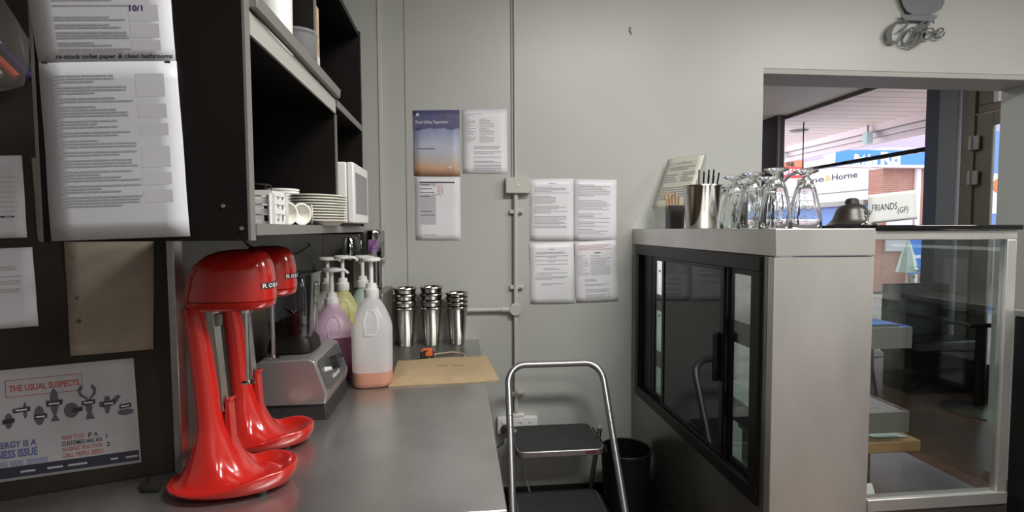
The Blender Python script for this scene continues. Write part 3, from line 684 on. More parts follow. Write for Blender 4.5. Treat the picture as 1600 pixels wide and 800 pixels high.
# ================================================================== MILKSHAKE MIXERS
def ring(xb, xf, hw, z, e=2.6, n=40, yo=0):
    cx = (xb+xf)/2; hx = (xf-xb)/2; o = []
    for i in range(n):
        a = 2*PI*i/n; ca, sa = math.cos(a), math.sin(a)
        o.append((cx+hx*math.copysign(abs(ca)**(2/e), ca), yo+hw*math.copysign(abs(sa)**(2/e), sa), z))
    return o
def mixer(loc, label, rz=0):
    t = thing('milkshake_mixer', label, 'mixer', loc, rz, 'red milkshake mixers on the worktop')
    # one enamel casting: foot with raised scoop at the front, flaring into the column; x: back -, front +
    n = 56; cx0, RX, RY = .0455, .1235, .088
    def sm(x): x = max(0, min(1, x)); return x*x*(3-2*x)
    rings = []
    def rim(a, k, z):
        ca, sa = math.cos(a), math.sin(a); e_ = 2.15
        return (cx0+RX*k*math.copysign(abs(ca)**(2/e_), ca), RY*k*(1-.10*ca)*math.copysign(abs(sa)**(2/e_), sa), z)
    def colp(a): ca, sa = math.cos(a), math.sin(a); return (.007+.027*math.copysign(abs(ca)**.8, ca), .036*math.copysign(abs(sa)**.8, sa))
    A = [2*PI*k/n for k in range(n)]
    def zr(a): return .024+.021*sm((math.cos(a)+.35)/1.1)
    rings.append([rim(a, .84, .010) for a in A]); rings.append([rim(a, .93, .013) for a in A])
    rings.append([rim(a, .985, .013+(zr(a)-.013)*.5) for a in A])
    rings.append([rim(a, 1.0, zr(a)-.004) for a in A]); rings.append([rim(a, .992, zr(a)) for a in A]); rings.append([rim(a, .965, zr(a)+.001) for a in A])
    for t_ in (.93, .86, .76, .66, .56, .46, .36, .27, .18, .10, .04, 0):
        rg = []
        for a in A:
            fr_ = sm((math.cos(a)+.05)/.75)
            p_, q_ = rim(a, .965, 0), colp(a); x = q_[0]+(p_[0]-q_[0])*t_; y = q_[1]+(p_[1]-q_[1])*t_
            scoop = .024+(zr(a)+.001-.024)*sm((t_-.72)/.28)+(.135-.024)*max(0, 1-t_/.62)**2.3
            round_ = zr(a)+.001+(.135-zr(a)-.001)*(1-t_)**2.1
            rg.append((x, y, scoop*fr_+round_*(1-fr_)))
        rings.append(rg)
    c2 = [(-.0225, .028, .0345, .17, 2.5), (-.025, .024, .034, .22, 2.6), (-.030, .014, .033, .30, 2.8), (-.036, .004, .033, .36, 2.8), (-.037, .006, .036, .3735, 2.8)]
    for a_, b_, h_, z_, e_ in c2:
        rings.append([((a_+b_)/2+(b_-a_)/2*math.copysign(abs(math.cos(a))**(2/e_), math.cos(a)), h_*math.copysign(abs(math.sin(a))**(2/e_), math.sin(a)), z_) for a in A])
    B().loft(rings).build('column_base', 'red', t, smooth=True, auto=80)
    # head
    hd = [(-.028, .124, .040, .370), (-.036, .133, .0455, .376), (-.038, .135, .047, .387)]
    B().loft([ring(a, b_, h, z, 2.6) for a, b_, h, z in hd]).build('head_lip', 'red', t, smooth=True, auto=60)
    hd = [(-.038, .1355, .047, .3885, 2.6), (-.0375, .136, .048, .40, 2.6), (-.033, .1355, .0475, .415, 2.6), (-.029, .1345, .0465, .438, 2.6), (-.020, .1325, .044, .455, 2.6), (-.008, .129, .040, .468, 2.5), (.010, .123, .033, .480, 2.4), (.032, .113, .023, .4875, 2.2), (.058, .095, .006, .491, 2.0)]
    hobj = B().loft([ring(a, b_, h, z, e) for a, b_, h, z, e in hd]).build('head', 'red', t, smooth=True, auto=80)
    B().lathe([(.006, 0), (.006, .006), (.003, .008)], c=(.030, 0, .479), n=12).build('top_switch', 'red', t, smooth=True)
    # raised letters round the nose
    name = 'ROBAND'; bb = B(); pl = B()
    xb, xf, hw, e = -.030, .1352, .0472, 2.6; cx, hx = (xb+xf)/2, (xf-xb)/2
    def surf(a, z, d):
        a = a; ca, sa = math.cos(a), math.sin(a)
        x = cx+hx*math.copysign(abs(ca)**(2/e), ca); y = hw*math.copysign(abs(sa)**(2/e), sa)
        nx, ny = ca/hx, sa/hw; L = math.hypot(nx, ny); return (x+nx/L*d, y+ny/L*d, z)
    # equal arclength walk from side to side around the nose
    N = 400; an = [-PI/2+PI*k/N for k in range(N+1)]; pts = [surf(a, 0, 0) for a in an]; S = [0]
    for k in range(N): S.append(S[-1]+math.dist(pts[k], pts[k+1]))
    def ang(sv):
        for k in range(N):
            if S[k+1] >= sv: return an[k]+(an[k+1]-an[k])*(sv-S[k])/(S[k+1]-S[k])
        return an[-1]
    mid = S[-1]/2; tw = .074
    z0_ = .412
    def fn(x, y, d): return surf(ang(mid-tw/2+x), z0_+y, .0022+d)
    pos_ = 0
    for ch in name:
        add_text(bb, ch, fn, pos_+.0015, .0022, .0095, .0085, 0, .03); pos_ += .0123
    # plates
    pos_ = 0
    for ch in name:
        q_ = [surf(ang(mid-tw/2+pos_+k*.011), z0_+zz, .0012+dd) for k, zz, dd in ((0, 0, 0), (1, 0, 0), (1, .0125, 0), (0, .0125, 0))]
        pl.add(q_, [(0, 1, 2, 3)]); pos_ += .0123
    pb = pl.build('name_plate', 'dark_ink', t); bb.build('name_letters', 'white', pb)
    # spindle
    B().cyl((.078, 0, .215), .0045, .158, 2, 14).build('spindle', 'chrome', t, smooth=True)
    B().lathe([(.004, 0), (.013, .003), (.013, .006), (.004, .009)], c=(.078, 0, .212), n=20, mod=lambda a, z: 1+.15*math.cos(6*a)).build('agitator', 'chrome', t, smooth=True)
    B().lathe([(.011, .361), (.011, .3695)], c=(.078, 0, 0), n=18).build('spindle_collar', 'chrome', t, smooth=True)
    # metal backing strip on column front and cup rest
    B().prism([(.003, .370), (.019, .370), (.034, .160), (.024, .160)], 1, -.013, .013).build('steel_strip', 'steel', t, bev=.001)
    B().box(.016, .028, -.009, .009, .335, .36).build('cup_switch', 'grey_edge', t, bev=.002)
    B().prism([(.030, .09), (.036, .186), (.048, .188), (.049, .182), (.044, .179), (.048, .10), (.056, .07)], 1, -.013, .013).build('cup_rest', 'red', t, bev=.002)
    for (x, y) in ((-.03, -.045), (-.03, .045), (.115, -.045), (.115, .045)):
        B().cyl((x, y, 0), .010, .013, 2, 14).build('foot', 'rubber', t, smooth=True)
    return t
mixer((-.515, 1.115, CZ), 'nearer glossy red single-spindle milkshake mixer at the front of the worktop')
mixer((-.538, 1.33, CZ), 'farther glossy red milkshake mixer, between the nearer mixer and the blender')
o = B().tube([(-.66, 1.15, CZ+.006), (-.655, 1.12, CZ+.006), (-.64, 1.105, CZ+.008), (-.612, 1.105, CZ+.010)], [.004, .005, .006, .009], 10).build('mixer_cord', 'rubber', smooth=True)
tag(o, 'short black power cord lying behind the nearer red mixer', 'cord')

# ================================================================== BLENDER
t = thing('countertop_blender', 'silver commercial blender with a dark clear jar behind the red mixers', 'blender', (-.47, 1.61, CZ))
B().prism([(-.560, .90), (-.560, .944), (-.376, .944), (-.372, .90)], 1, 1.482, 1.748).build('rubber_base', 'rubber', t, world=True, bev=.006)
prof = [(-.568, .9445), (-.566, 1.060), (-.545, 1.070), (-.420, 1.074), (-.402, 1.066), (-.372, .975), (-.376, .9445)]
B().prism(prof, 1, 1.476, 1.752).build('motor_housing', 'silver', t, world=True, bev=.005, seg=3)
# control panel on sloped front
def cp(u, v, d=0):   # u along Y 0..1, v up 0..1
    a = Vector((-.3745, 1.492+u*.244, .975)); d_ = Vector((-.4015, 0, 1.062))-Vector((-.3745, 0, .975))
    return a+Vector((d_.x*v, 0, d_.z*v))+Vector((.955, 0, .29))*d
b = B(); out = [(0, .1), (.1, 0), (.9, 0), (1, .12), (1, .9), (.93, 1), (.06, 1), (0, .9)]
b.add([cp(u, v, .001) for u, v in out]+[cp(u, v, .004) for u, v in out], [tuple(range(8)), tuple(range(8, 16))]+[(i, (i+1) % 8, (i+1) % 8+8, i+8) for i in range(8)])
pn = b.build('control_panel', mat('panel_dark', (.055, .058, .06), .35), t, world=True)
b = B().tube([cp(.5, .6, .004), cp(.5, .6, .024)], .020, 20); b.build('speed_dial', 'rubber', pn, world=True, smooth=True)
for u in (.14, .82):
    b = B().tube([cp(u, .62, .004), cp(u, .60, .022)], [.008, .005], 12); b.build('toggle_switch', 'white' if u < .5 else 'rubber', pn, world=True, smooth=True)
b = B(); add_text(b, 'Vitamix', lambda x, y, d: cp(.3+x, .18+y, .005), 0, 0, .36, .14, .2, .02); b.build('panel_lettering', 'white', pn, world=True)
B().lathe([(.062, 0), (.066, .004), (.062, .03), (.056, .042)], c=(-.492, 1.60, 1.0745), n=40, sq=5).build('jar_seat', 'black', t, world=True, smooth=True)
jr = B().lathe([(.054, 0), (.058, .006), (.060, .02), (.071, .188), (.0735, .19), (.0735, .193), (.069, .193), (.058, .02), (.054, .010)], c=(-.494, 1.60, 1.112), n=48, sq=5).build('jar', 'jar', t, world=True, smooth=True)
B().lathe([(.05, .0), (.052, .035), (.02, .05)], c=(-.494, 1.60, 1.1225), n=32, sq=4).build('blade_holder', 'black', jr, world=True, smooth=True)
for a in (0, PI/2): B().tube([(-.494-.03*math.cos(a), 1.60-.03*math.sin(a), 1.20), (-.494, 1.60, 1.18), (-.494+.03*math.cos(a), 1.60+.03*math.sin(a), 1.19)], [.001, .005, .001], 8).build('blade', 'chrome', jr, world=True, smooth=True)
B().tube([(-.455, 1.530, 1.150), (-.441, 1.512, 1.165), (-.436, 1.502, 1.19), (-.436, 1.500, 1.265), (-.441, 1.510, 1.288), (-.455, 1.526, 1.29)], .0075, 10).build('jar_handle', 'jar', t, world=True, smooth=True)

# ================================================================== PUMP JUGS
def jug(loc, label, shell, liq, lh, s=1., sz=1., rz=0, rw=.068, sp=0):
    t = thing('pump_jug', label, 'jug', loc, rz, 'syrup jugs with white pumps')
    t.scale = (1, 1, 1)
    prof = [(.052, 0), (.062, .006), (.066, .02), (.067, .10), (.0675, .182), (.065, .198), (.056, .224), (.044, .248), (.032, .267), (.024, .275), (.024, .29)]
    prof = [(r_*s*rw/.068, z*sz) for r_, z in prof]
    sq = 3.2
    def sqr(a, z):
        k = min(1, max(0, (.285*sz-z)/(.07*sz))); e = 2+1.6*k
        return (abs(math.cos(a))**e+abs(math.sin(a))**e)**(-1/e)
    def rad_at(z):
        for (ra, za), (rb, zb) in zip(prof, prof[1:]):
            if za <= z <= zb: return ra+(rb-ra)*(z-za)/(zb-za+1e-9)
    up = [(rad_at(lh), lh)]+[q_ for q_ in prof if q_[1] > lh+.001]
    lo_ = [q_ for q_ in prof if q_[1] < lh-.001]+[(rad_at(lh), lh)]
    body = B().lathe(up, n=44, mod=sqr, capb=False, capt=True).build('jug_body', shell, t, smooth=True, auto=60)
    B().lathe(lo_, n=44, mod=sqr).build('liquid', liq, t, smooth=True, auto=60)
    # moulded handle recess outline on shoulder
    zc = .205*sz; r_ = .067*s*rw/.068
    def hp(x, z):   # front shoulder surface (facing -y)
        zz = zc+z; rad = None
        for (ra, za), (rb, zb) in zip(prof, prof[1:]):
            if za <= zz <= zb+1e-6: rad = ra+(rb-ra)*(zz-za)/(zb-za+1e-9)
        return (x, -rad*.97-.002, zz)
    pts = [hp(-.022*s, -.035*sz), hp(.010*s, -.035*sz), hp(.018*s, -.022*sz), hp(.018*s, .015*sz), hp(.006*s, .038*sz), hp(-.012*s, .038*sz), hp(-.024*s, .01*sz)]
    B().tube(pts, .0042, 8, close=True).build('handle_ridge', shell, t, smooth=True)
    zt = .291*sz
    cpn = B().lathe([(.023, -.012), (.0245, -.010), (.0245, .016), (.019, .018), (.017, .035), (.014, .036)], c=(0, 0, zt), n=28, mod=lambda a, z: 1+.015*math.cos(20*a)).build('screw_cap', 'white', t, smooth=True)
    B().cyl((0, 0, zt+.036), .0075, .075, 2, 14).build('pump_stem', 'white', t, smooth=True)
    B().lathe([(.010, .108), (.030, .110), (.033, .114), (.032, .121), (.024, .124)], c=(0, 0, zt), n=28).build('pump_head', 'white', t, smooth=True)
    B().tube([(q_*math.cos(sp), q_*math.sin(sp), zt+h_) for q_, h_ in ((.02, .115), (.045, .114), (.058, .102))], [.007, .006, .005], 10).build('spout', 'white', t, smooth=True)
    return t
def liquid(n_, c): M[n_] = mat(n_, c, .35)
liquid('peach_liquid', (.55, .26, .18)); liquid('berry_liquid', (.13, .028, .065)); liquid('yellow_liquid', (.72, .62, .08)); liquid('lime_liquid', (.55, .70, .62)); liquid('caramel_liquid', (.60, .48, .38))
jug((-.302, 1.815, CZ), 'frontmost jug of clear white plastic with peach-coloured syrup at the bottom', 'hdpe', 'peach_liquid', .055, 1.0, 1.07, R(8), .068, R(130))
jug((-.455, 1.905, CZ), 'pale pink jug more than half full of dark berry syrup, behind the blender', 'hdpe_pink', 'berry_liquid', .155, 1.0, .93, R(20), .072)
jug((-.455, 2.085, CZ), 'pale yellow jug of yellow syrup behind the pink jug', 'hdpe_yel', 'yellow_liquid', .19, .9, 1.05, R(20))
jug((-.412, 2.265, CZ), 'pale green jug at the back behind the yellow one', 'hdpe_grn', 'lime_liquid', .1, .82, 1.02, R(20))
jug((-.552, 2.25, CZ), 'cloudy white jug against the left wall behind the pink jug', 'hdpe', 'caramel_liquid', .18, .86, 1.0, R(0))

# chrome canister dispenser on the wall
t = thing('canister_dispenser', 'chrome twin canister dispenser fixed to the back wall above the jugs', 'dispenser', (-.40, W-.03, 1.15))
B().box(-.49, -.36, W-.045, W-.031, 1.16, 1.40).build('wall_bracket', 'steel', t, world=True, bev=.003)
c1 = B().lathe([(.046, 0), (.052, .004), (.053, .11), (.050, .118), (.040, .122), (.0, .124)], c=(-.385, 2.365, 1.305), n=40).build('large_canister', 'chrome_dark', t, world=True, smooth=True)
b = B()
for i in range(9):
    a0, a1 = R(-100+i*5), R(-95+i*5)
    b.add([(-.385+.0537*math.cos(a), 2.365+.0537*math.sin(a), z) for a, z in ((a0, 1.335), (a1, 1.335), (a1, 1.385), (a0, 1.385))], [(0, 1, 2, 3)])
b.build('purple_label', mat('purple_label', (.33, .16, .42), .4, noise=.8, scale=60), c1, world=True)
B().lathe([(.026, 0), (.030, .004), (.030, .10), (.027, .104)], c=(-.487, 2.38, 1.29), n=32).build('small_canister', 'chrome_dark', t, world=True, smooth=True)
B().cyl((-.375, 2.385, 1.13), .019, .175, 2, 24).build('down_tube', 'chrome_dark', t, world=True, smooth=True)
B().box(-.46, -.335, 2.33, 2.455, 1.288, 1.304).build('carrier', 'chrome', t, world=True, bev=.003)
# thin ridged steel rack at right of the jugs
t = thing('ridged_rack', 'narrow dark steel ridged rack between the jugs and the metal cups', 'rack', (-.323, 2.3, CZ))
B().box(-.345, -.31, 2.14, 2.44, CZ, CZ+.27).build('rack_body', 'steel_dark', t, world=True, bev=.004)
for i in range(6): B().box(-.3098, -.304, 2.15+i*.05, 2.165+i*.05, CZ+.01, CZ+.26).build('rib', 'steel_dark', t, world=True)

# ================================================================== METAL CUPS
def mcup():
    return B().lathe([(.030, 0), (.033, .002), (.0335, .006), (.0485, .165), (.052, .169), (.054, .172), (.0525, .176), (.050, .174), (.0465, .162), (.031, .006)], n=40)
for sname, (x, y, n, dz) in (('left', (-.250, 2.40, 4, .030)), ('middle', (-.133, 2.405, 4, .031)), ('right', (-.018, 2.412, 4, .021))):
    ll = ol(n)
    stack('milkshake_cup', 'cup', mcup, 'cup_steel', x, y, CZ, n, dz, lambda k, ll=ll, sname=sname: 'stainless milkshake cup, %s in the %s of three stacks on the worktop' % (ll(k), sname), '%s stack of steel milkshake cups' % sname)

# ================================================================== KRAFT BAG, TAPE
t = thing('kraft_bag', 'flat brown kraft paper bag lying across the worktop edge', 'paper bag', (-.06, 1.95, CZ))
c = [(-.245, 1.772), (.130, 1.79), (.104, 2.155), (-.251, 2.105)]
def bagp(u, v, top):
    x = (c[0][0]*(1-u)+c[1][0]*u)*(1-v)+(c[3][0]*(1-u)+c[2][0]*u)*v; y = (c[0][1]*(1-u)+c[1][1]*u)*(1-v)+(c[3][1]*(1-u)+c[2][1]*u)*v
    ed = min(u, 1-u, v, 1-v); h = .002+.010*min(1, ed*9)+.0015*math.sin(9*u)*math.sin(5*v)
    return (x, y, CZ+(h+.0035+.002*math.sin(u*7)*(1 if v < .1 else .3) if top else .0006))
n1 = 24
b = B().quadsurf(lambda u, v: bagp(u, v, True), n1, 10).quadsurf(lambda u, v: bagp(u, v, False), n1, 10)
m_ = (n1+1)*11
for i in range(n1): b.f.append((i, i+1, m_+i+1, m_+i)); k = (n1+1)*10; b.f.append((k+i, k+i+1, m_+k+i+1, m_+k+i))
for j in range(10):
    a = j*(n1+1); b.f.append((a, a+n1+1, m_+a+n1+1, m_+a)); a += n1; b.f.append((a, a+n1+1, m_+a+n1+1, m_+a))
b.build('bag_body', 'kraft', t, world=True, smooth=True)
hh = [(-.13+.0, 2.11, CZ+.006), (-.13, 2.14, CZ+.008), (-.10, 2.185, CZ+.010), (-.04, 2.20, CZ+.012), (.0, 2.185, CZ+.011), (.015, 2.15, CZ+.008), (.012, 2.12, CZ+.007)]
B().tube(hh, .003, 8).build('handle', 'kraft', t, world=True, smooth=True)
b = B()
def bp(x, y, d=0): return (-.09+x, 1.955+y, CZ+.0185)
for x0_ in (0, .055): b.tube([(-.09+x0_+.006*k, 1.958+.010*math.sin(k*2.3), CZ+.0185) for k in range(8)], .0008, 5)
b.build('handwriting', mat('bag_pen', (.22, .15, .10), .6), t, world=True)
t = thing('tape_measure', 'orange and black tape measure on the worktop behind the kraft bag', 'tape measure', (-.14, 2.14, CZ))
pts = [(-.028, 0), (.028, 0), (.030, .02), (.024, .036), (.008, .042), (-.012, .041), (-.026, .030)]
B().prism(pts, 1, -.014, .014).build('case', 'rubber', t, bev=.004)
B().prism([(x*.5+.010, z*.5+.016) for x, z in pts], 1, -.0155, -.0142).build('orange_side', 'orange', t, bev=.002)
B().prism([(x*.8, z*.3+.031) for x, z in pts], 1, -.0135, .0135).build('orange_grip', 'orange', t, bev=.002)
B().box(-.034, -.0285, -.008, .008, .001, .014).build('tape_hook', 'chrome', t)

# ================================================================== STEP STOOL
t = thing('step_stool', 'grey tubular folding two-step stool with black treads in front of the back wall', 'step stool', (.42, 2.1, 0))
def yl(z): return 1.80+.50*z/.822
XL, XR = .200, .632
pts = [(XL-.014, yl(0), 0.004), (XL-.006, yl(.3), .3), (XL+.002, yl(.6), .6)]
rad = .075
for k in range(7):
    a = PI/2*k/6; x = XL+.004+rad-rad*math.cos(a); z = .822-rad+rad*math.sin(a); pts.append((x, yl(z), z))
for k in range(7):
    a = PI/2*(1-k/6); x = XR-.0-rad+rad*math.cos(a); z = .822-rad+rad*math.sin(a); pts.append((x, yl(z), z))
pts += [(XR+.004, yl(.6), .6), (XR+.012, yl(.3), .3), (XR+.020, yl(0), 0.004)]
fr = B().tube(pts, .0150, 16).build('front_frame', 'alu', t, world=True, smooth=True)
for x in (XL+.002, XR+.003):
    for z in (.60, .64): B().cyl((x, yl(z)-.0185, z), .004, .006, 1, 10).build('rivet', 'white', fr, world=True, smooth=True)
for x, s_ in ((XL+.027, 1), (XR-.027, -1)):
    B().tube([(x, 2.22, .555), (x, 2.34, .3), (x, 2.455, .006)], .011, 12).build('rear_leg', 'alu', t, world=True, smooth=True)
    B().tube([(x, 2.455, 0), (x, 2.45, .03)], .014, 12).build('rubber_foot', 'rubber', t, world=True, smooth=True)
for x in (XL-.014, XR+.020): B().tube([(x, yl(0), 0), (x, yl(.03), .03)], .016, 12).build('rubber_foot', 'rubber', t, world=True, smooth=True)
B().tube([(XL+.027, 2.43, .07), (XR-.027, 2.43, .07)], .009, 12).build('rear_crossbar', 'alu', t, world=True, smooth=True)
B().tube([(XL+.003, 2.195, .62), (XR+.002, 2.195, .62)], .0, 6) if False else None
def rrect(x0, x1, y0, y1, rd_, n=6):
    o = []
    for cx, cy, a0 in ((x1-rd_, y1-rd_, 0), (x0+rd_, y1-rd_, 90), (x0+rd_, y0+rd_, 180), (x1-rd_, y0+rd_, 270)):
        for k in range(n+1): a = R(a0+90*k/n); o.append((cx+rd_*math.cos(a), cy+rd_*math.sin(a)))
    return o
for (z, y0_, y1_, x0, x1) in ((.500, 2.125, 2.42, .226, .604), (.242, 2.02, 2.30, .228, .606)):
    tr_ = B().prism(rrect(x0, x1, y0_, y1_, .035), 2, z-.028, z-.002).build('tread_rim', 'alu', t, world=True, bev=.003)
    B().prism(rrect(x0+.008, x1-.008, y0_+.010, y1_-.008, .03), 2, z-.0018, z+.001).build('tread_mat', 'mat_grey', tr_, world=True)['label'] = 'black ribbed rubber mat'
    if z > .4: B().box(x1-.085, x1-.04, y0_-.0012, y0_+.0005, z-.020, z-.008).build('red_sticker', mat('sticker_red', (.16, .02, .03), .5), tr_, world=True)
    for x in (x0-.012, x1+.004): B().box(x, x+.008, y0_+.02, y1_-.04, z-.026, z-.008).build('tread_bracket', 'rubber', t, world=True)

# ================================================================== BIN
t = thing('waste_bin', 'black round waste bin on the floor between the step stool and the display case', 'bin', (.722, 2.22, 0))
B().lathe([(.082, 0), (.086, .004), (.108, .44), (.106, .44), (.084, .008)], n=40, capt=False, mod=lambda a, z: 1+.006*math.cos(30*a)).build('bin_body', 'bin_black', t, smooth=True)
B().lathe([(.106, .438), (.113, .439), (.114, .454), (.110, .458), (.105, .454)], n=40, capb=False, capt=False).build('rim', 'bin_black', t, smooth=True)
B().lathe([(.1045, .450), (.098, .38), (.09, .2), (.086, .02)], n=40, capb=False, capt=True, mod=lambda a, z: 1+.02*math.sin(11*a+z*30)-.02).build('bin_liner', 'black', t, smooth=True)

# ================================================================== DISPLAY CASE
XA, XM, XB, YN, YF, ZC = .841, 1.131, 1.565, 1.333, 2.498, 1.4255
t = thing('display_case', 'large stainless steel cafe display case with black sliding doors and a glass end', 'display case', (XA+.3, 1.9, 0))
def P_(b, name, m, parent=t, **k): return b.build(name, m, parent, world=True, **k)
P_(B().box(XA, XM, YN, YN+.03, 0, 1.349), 'end_panel', 'steel_end', bev=.002)
P_(B().box(XA, XM, YN-.003, YF, 1.351, ZC), 'top_housing', 'steel_end', bev=.002)
P_(B().box(XA, XA+.02, YN+.031, 1.387, 0, 1.35), 'near_stile', 'steel_dark')
P_(B().box(XA, XA+.02, 2.437, YF, 0, 1.35), 'far_stile', 'steel_dark')
P_(B().box(XA, XA+.02, 1.388, 2.436, 0, .630), 'lower_side_panel', 'steel_dark')
P_(B().box(XA-.004, XA-.001, 1.45, 2.47, .30, .303), 'panel_seam', 'black')
# black door frame
fy0, fy1, fz0, fz1, fwid = 1.388, 2.436, .632, 1.35, .045
b = B().box(XA-.008, XA+.03, fy0, fy1, fz1-fwid, fz1).box(XA-.008, XA+.03, fy0, fy1, fz0, fz0+fwid).box(XA-.008, XA+.03, fy0, fy0+fwid, fz0+fwid, fz1-fwid).box(XA-.008, XA+.03, fy1-fwid, fy1, fz0+fwid, fz1-fwid)
P_(b, 'door_frame', 'black_frame', bev=.002)
# sliding doors: two framed clear panels behind, one dark panel in front
def sdoor(x, y0_, y1_, m, nm, wd=.03):
    d = P_(B().box(x, x+.012, y0_, y0_+wd, fz0+.046, fz1-.046).box(x, x+.012, y1_-wd, y1_, fz0+.046, fz1-.046).box(x, x+.012, y0_+wd, y1_-wd, fz1-.046-wd*.6, fz1-.046).box(x, x+.012, y0_+wd, y1_-wd, fz0+.046, fz0+.046+wd*.6), nm, 'black_frame', bev=.001)
    P_(B().box(x+.004, x+.008, y0_+wd, y1_-wd, fz0+.046+wd*.6, fz1-.046-wd*.6), 'door_glass', m, d); return d
sdoor(XA+.016, 1.434, 1.612, 'glass_case', 'sliding_door')
sdoor(XA+.016, 2.09, 2.275, 'glass_case', 'sliding_door')
P_(B().box(XA+.014, XA+.03, 2.276, 2.39, fz0+.046, fz1-.046), 'fixed_stile', 'black_frame')
d = sdoor(XA+.001, 1.605, 2.125, 'dark_glass', 'sliding_door', .022); d['label'] = 'dark reflective middle sliding door'
P_(B().box(XA-.022, XA+.0005, 1.625, 1.655, .925, 1.085), 'handle', 'black_gloss', d, bev=.003)
# interior
P_(B().box(XA+.03, XB-.02, YN+.031, YF-.02, .62, .64), 'case_floor', 'steel', bev=.001)
P_(B().box(XA+.021, XB-.002, YN+.031, YF-.003, .0, .618), 'base_cabinet', 'steel_dark')
P_(B().box(XA+.021, XB-.03, YF-.019, YF-.003, .641, 1.35), 'far_end_liner', mat('liner_white', (.62, .60, .60), .4))
for z in (1.29, 1.22, 1.05, 1.0, .85, .78):
    P_(B().cyl((XA+.13, YF-.023, z), .005, .004, 1, 10), 'liner_screw', 'black', smooth=True)
for z, x1 in ((1.121, 1.345), (.864, 1.345)):
    s_ = P_(B().box(XA+.05, x1, 1.44, 2.44, z, z+.006), 'shelf', 'shelf_glass')
    P_(B().box(XA+.05, x1, 1.432, 1.4395, z-.055, z+.008), 'shelf_edge', mat('shelf_edge_grey', (.30, .30, .28), .4, .5), s_)
    P_(B().box(XA+.042, XA+.0495, 1.44, 2.44, z-.062, z+.010), 'shelf_edge', 'black_frame', s_)
    P_(B().box(x1, x1+.006, 1.44, 2.44, z-.045, z+.008), 'shelf_edge', 'shelf_glass', s_)
    P_(B().box(XA+.05, x1, 1.9, 1.915, z-.02, z-.0005), 'shelf_bracket', 'steel', s_)
P_(B().box(XA+.04, XA+.06, 1.95, 1.98, .641, 1.32), 'shelf_upright', 'black_frame')
for y in (1.44, 2.42): P_(B().box(XA+.05, XA+.065, y, y+.015, .641, 1.34), 'shelf_upright', 'black_frame')
# glass end and frame
P_(B().box(XM+.001, XB-.03, YN+.008, YN+.014, .664, 1.392), 'end_glass', 'glass_case')
P_(B().box(XM+.001, XB, YN, YN+.025, 1.393, 1.418), 'upper_rail', 'steel_end', bev=.002)
P_(B().box(XM+.001, XB, YN-.004, YN+.03, .628, .663), 'lower_rail', 'steel_end', bev=.002)
P_(B().box(XB-.03, XB, YN, YN+.022, .664, 1.392), 'corner_post', 'steel_end', bev=.002)
P_(B().box(XM+.001, XB, YN-.001, YN+.02, 0, .627), 'lower_end_panel', 'steel_dark')
P_(B().box(XB-.008, XB-.002, YN+.03, YF-.02, .664, 1.392), 'front_glass', 'glass_case')
P_(B().box(XB-.025, XB, YN+.026, YF-.003, 1.393, 1.418), 'front_rail', 'steel')
P_(B().box(XB-.02, XB, YF-.02, YF-.003, .64, 1.392), 'corner_post', 'steel')
P_(B().box(XM+.002, XB+.012, YN-.006, YF-.003, 1.419, 1.434), 'black_glass_top', 'black_gloss', bev=.003)
# goods in the case
ls_ = P_(B().box(XA+.09, XA+.12, YN+.1, YF-.06, 1.33, 1.349), 'light_strip', 'tube_on')
ld = bpy.data.lights.new('strip_light', 'AREA'); ld.shape = 'RECTANGLE'; ld.size = .03; ld.size_y = 1.0; ld.energy = 6; ld.color = (1, .98, .94)
lo = bpy.data.objects.new('strip_light', ld); COL.objects.link(lo); lo.parent = ls_; lo.location = Vector((XA+.105, 1.9, 1.328))-parent_world(ls_)
t2 = thing('timber_board', 'thick timber serving board with a price card inside the display case', 'board', (1.15, 1.6, .641))
P_(B().box(.95, 1.40, 1.445, 1.70, .740, .776), 'board_slab', 'timber', t2, bev=.004)
for x in (.95, 1.25): P_(B().box(x, x+.03, 1.5, 1.67, .6405, .7395), 'board_support', 'shelf_edge_grey' if False else 'steel_dark', t2)
sx = Sheet((1.22, 1.66, .777), (1.33, 1.66, .777), (1.38, 1.47, .777), (1.27, 1.47, .777), (0, 0, 1), bulge=0)
tc_ = sheet(sx, 'price_card', 'white price card lying on the timber board in the display case', 'card')
rules(sx, [(.2, .8, .3, .45, 2), (.2, .8, .6, .7, 1)], 'ink', tc_, lh=.006)
t2 = thing('case_tag', 'small white price tag standing on the floor of the display case', 'tag', (1.20, 1.40, .6405))
P_(B().prism([(1.395, .6405), (1.405, .6405), (1.412, .668), (1.408, .668)], 0, 1.165, 1.21), 'tag_card', 'white', t2)
t2 = thing('blue_tray', 'shallow tray with a bright blue liner on the upper glass shelf of the case', 'tray', (1.17, 1.6, 1.1275))
P_(B().box(1.0, 1.33, 1.46, 1.66, 1.1275, 1.133), 'tray_base', 'steel', t2)
P_(B().box(1.005, 1.325, 1.465, 1.655, 1.1331, 1.135), 'blue_liner', mat('blue_liner', (.08, .25, .75), .3), t2)

# black counter at the right edge
t = thing('black_cooler', 'black glossy cabinet just visible beyond the glass end of the case', 'cabinet', (1.9, 1.1, 0))
P_(B().box(1.595, 2.2, .95, 1.36, .02, 1.17), 'body', 'black_frame', t, bev=.006)
P_(B().box(1.588, 2.21, .94, 1.37, 1.171, 1.19), 'top', 'steel', t, bev=.002)
P_(B().box(1.62, 2.18, .97, 1.34, 0, .0195), 'plinth', 'skirt', t)

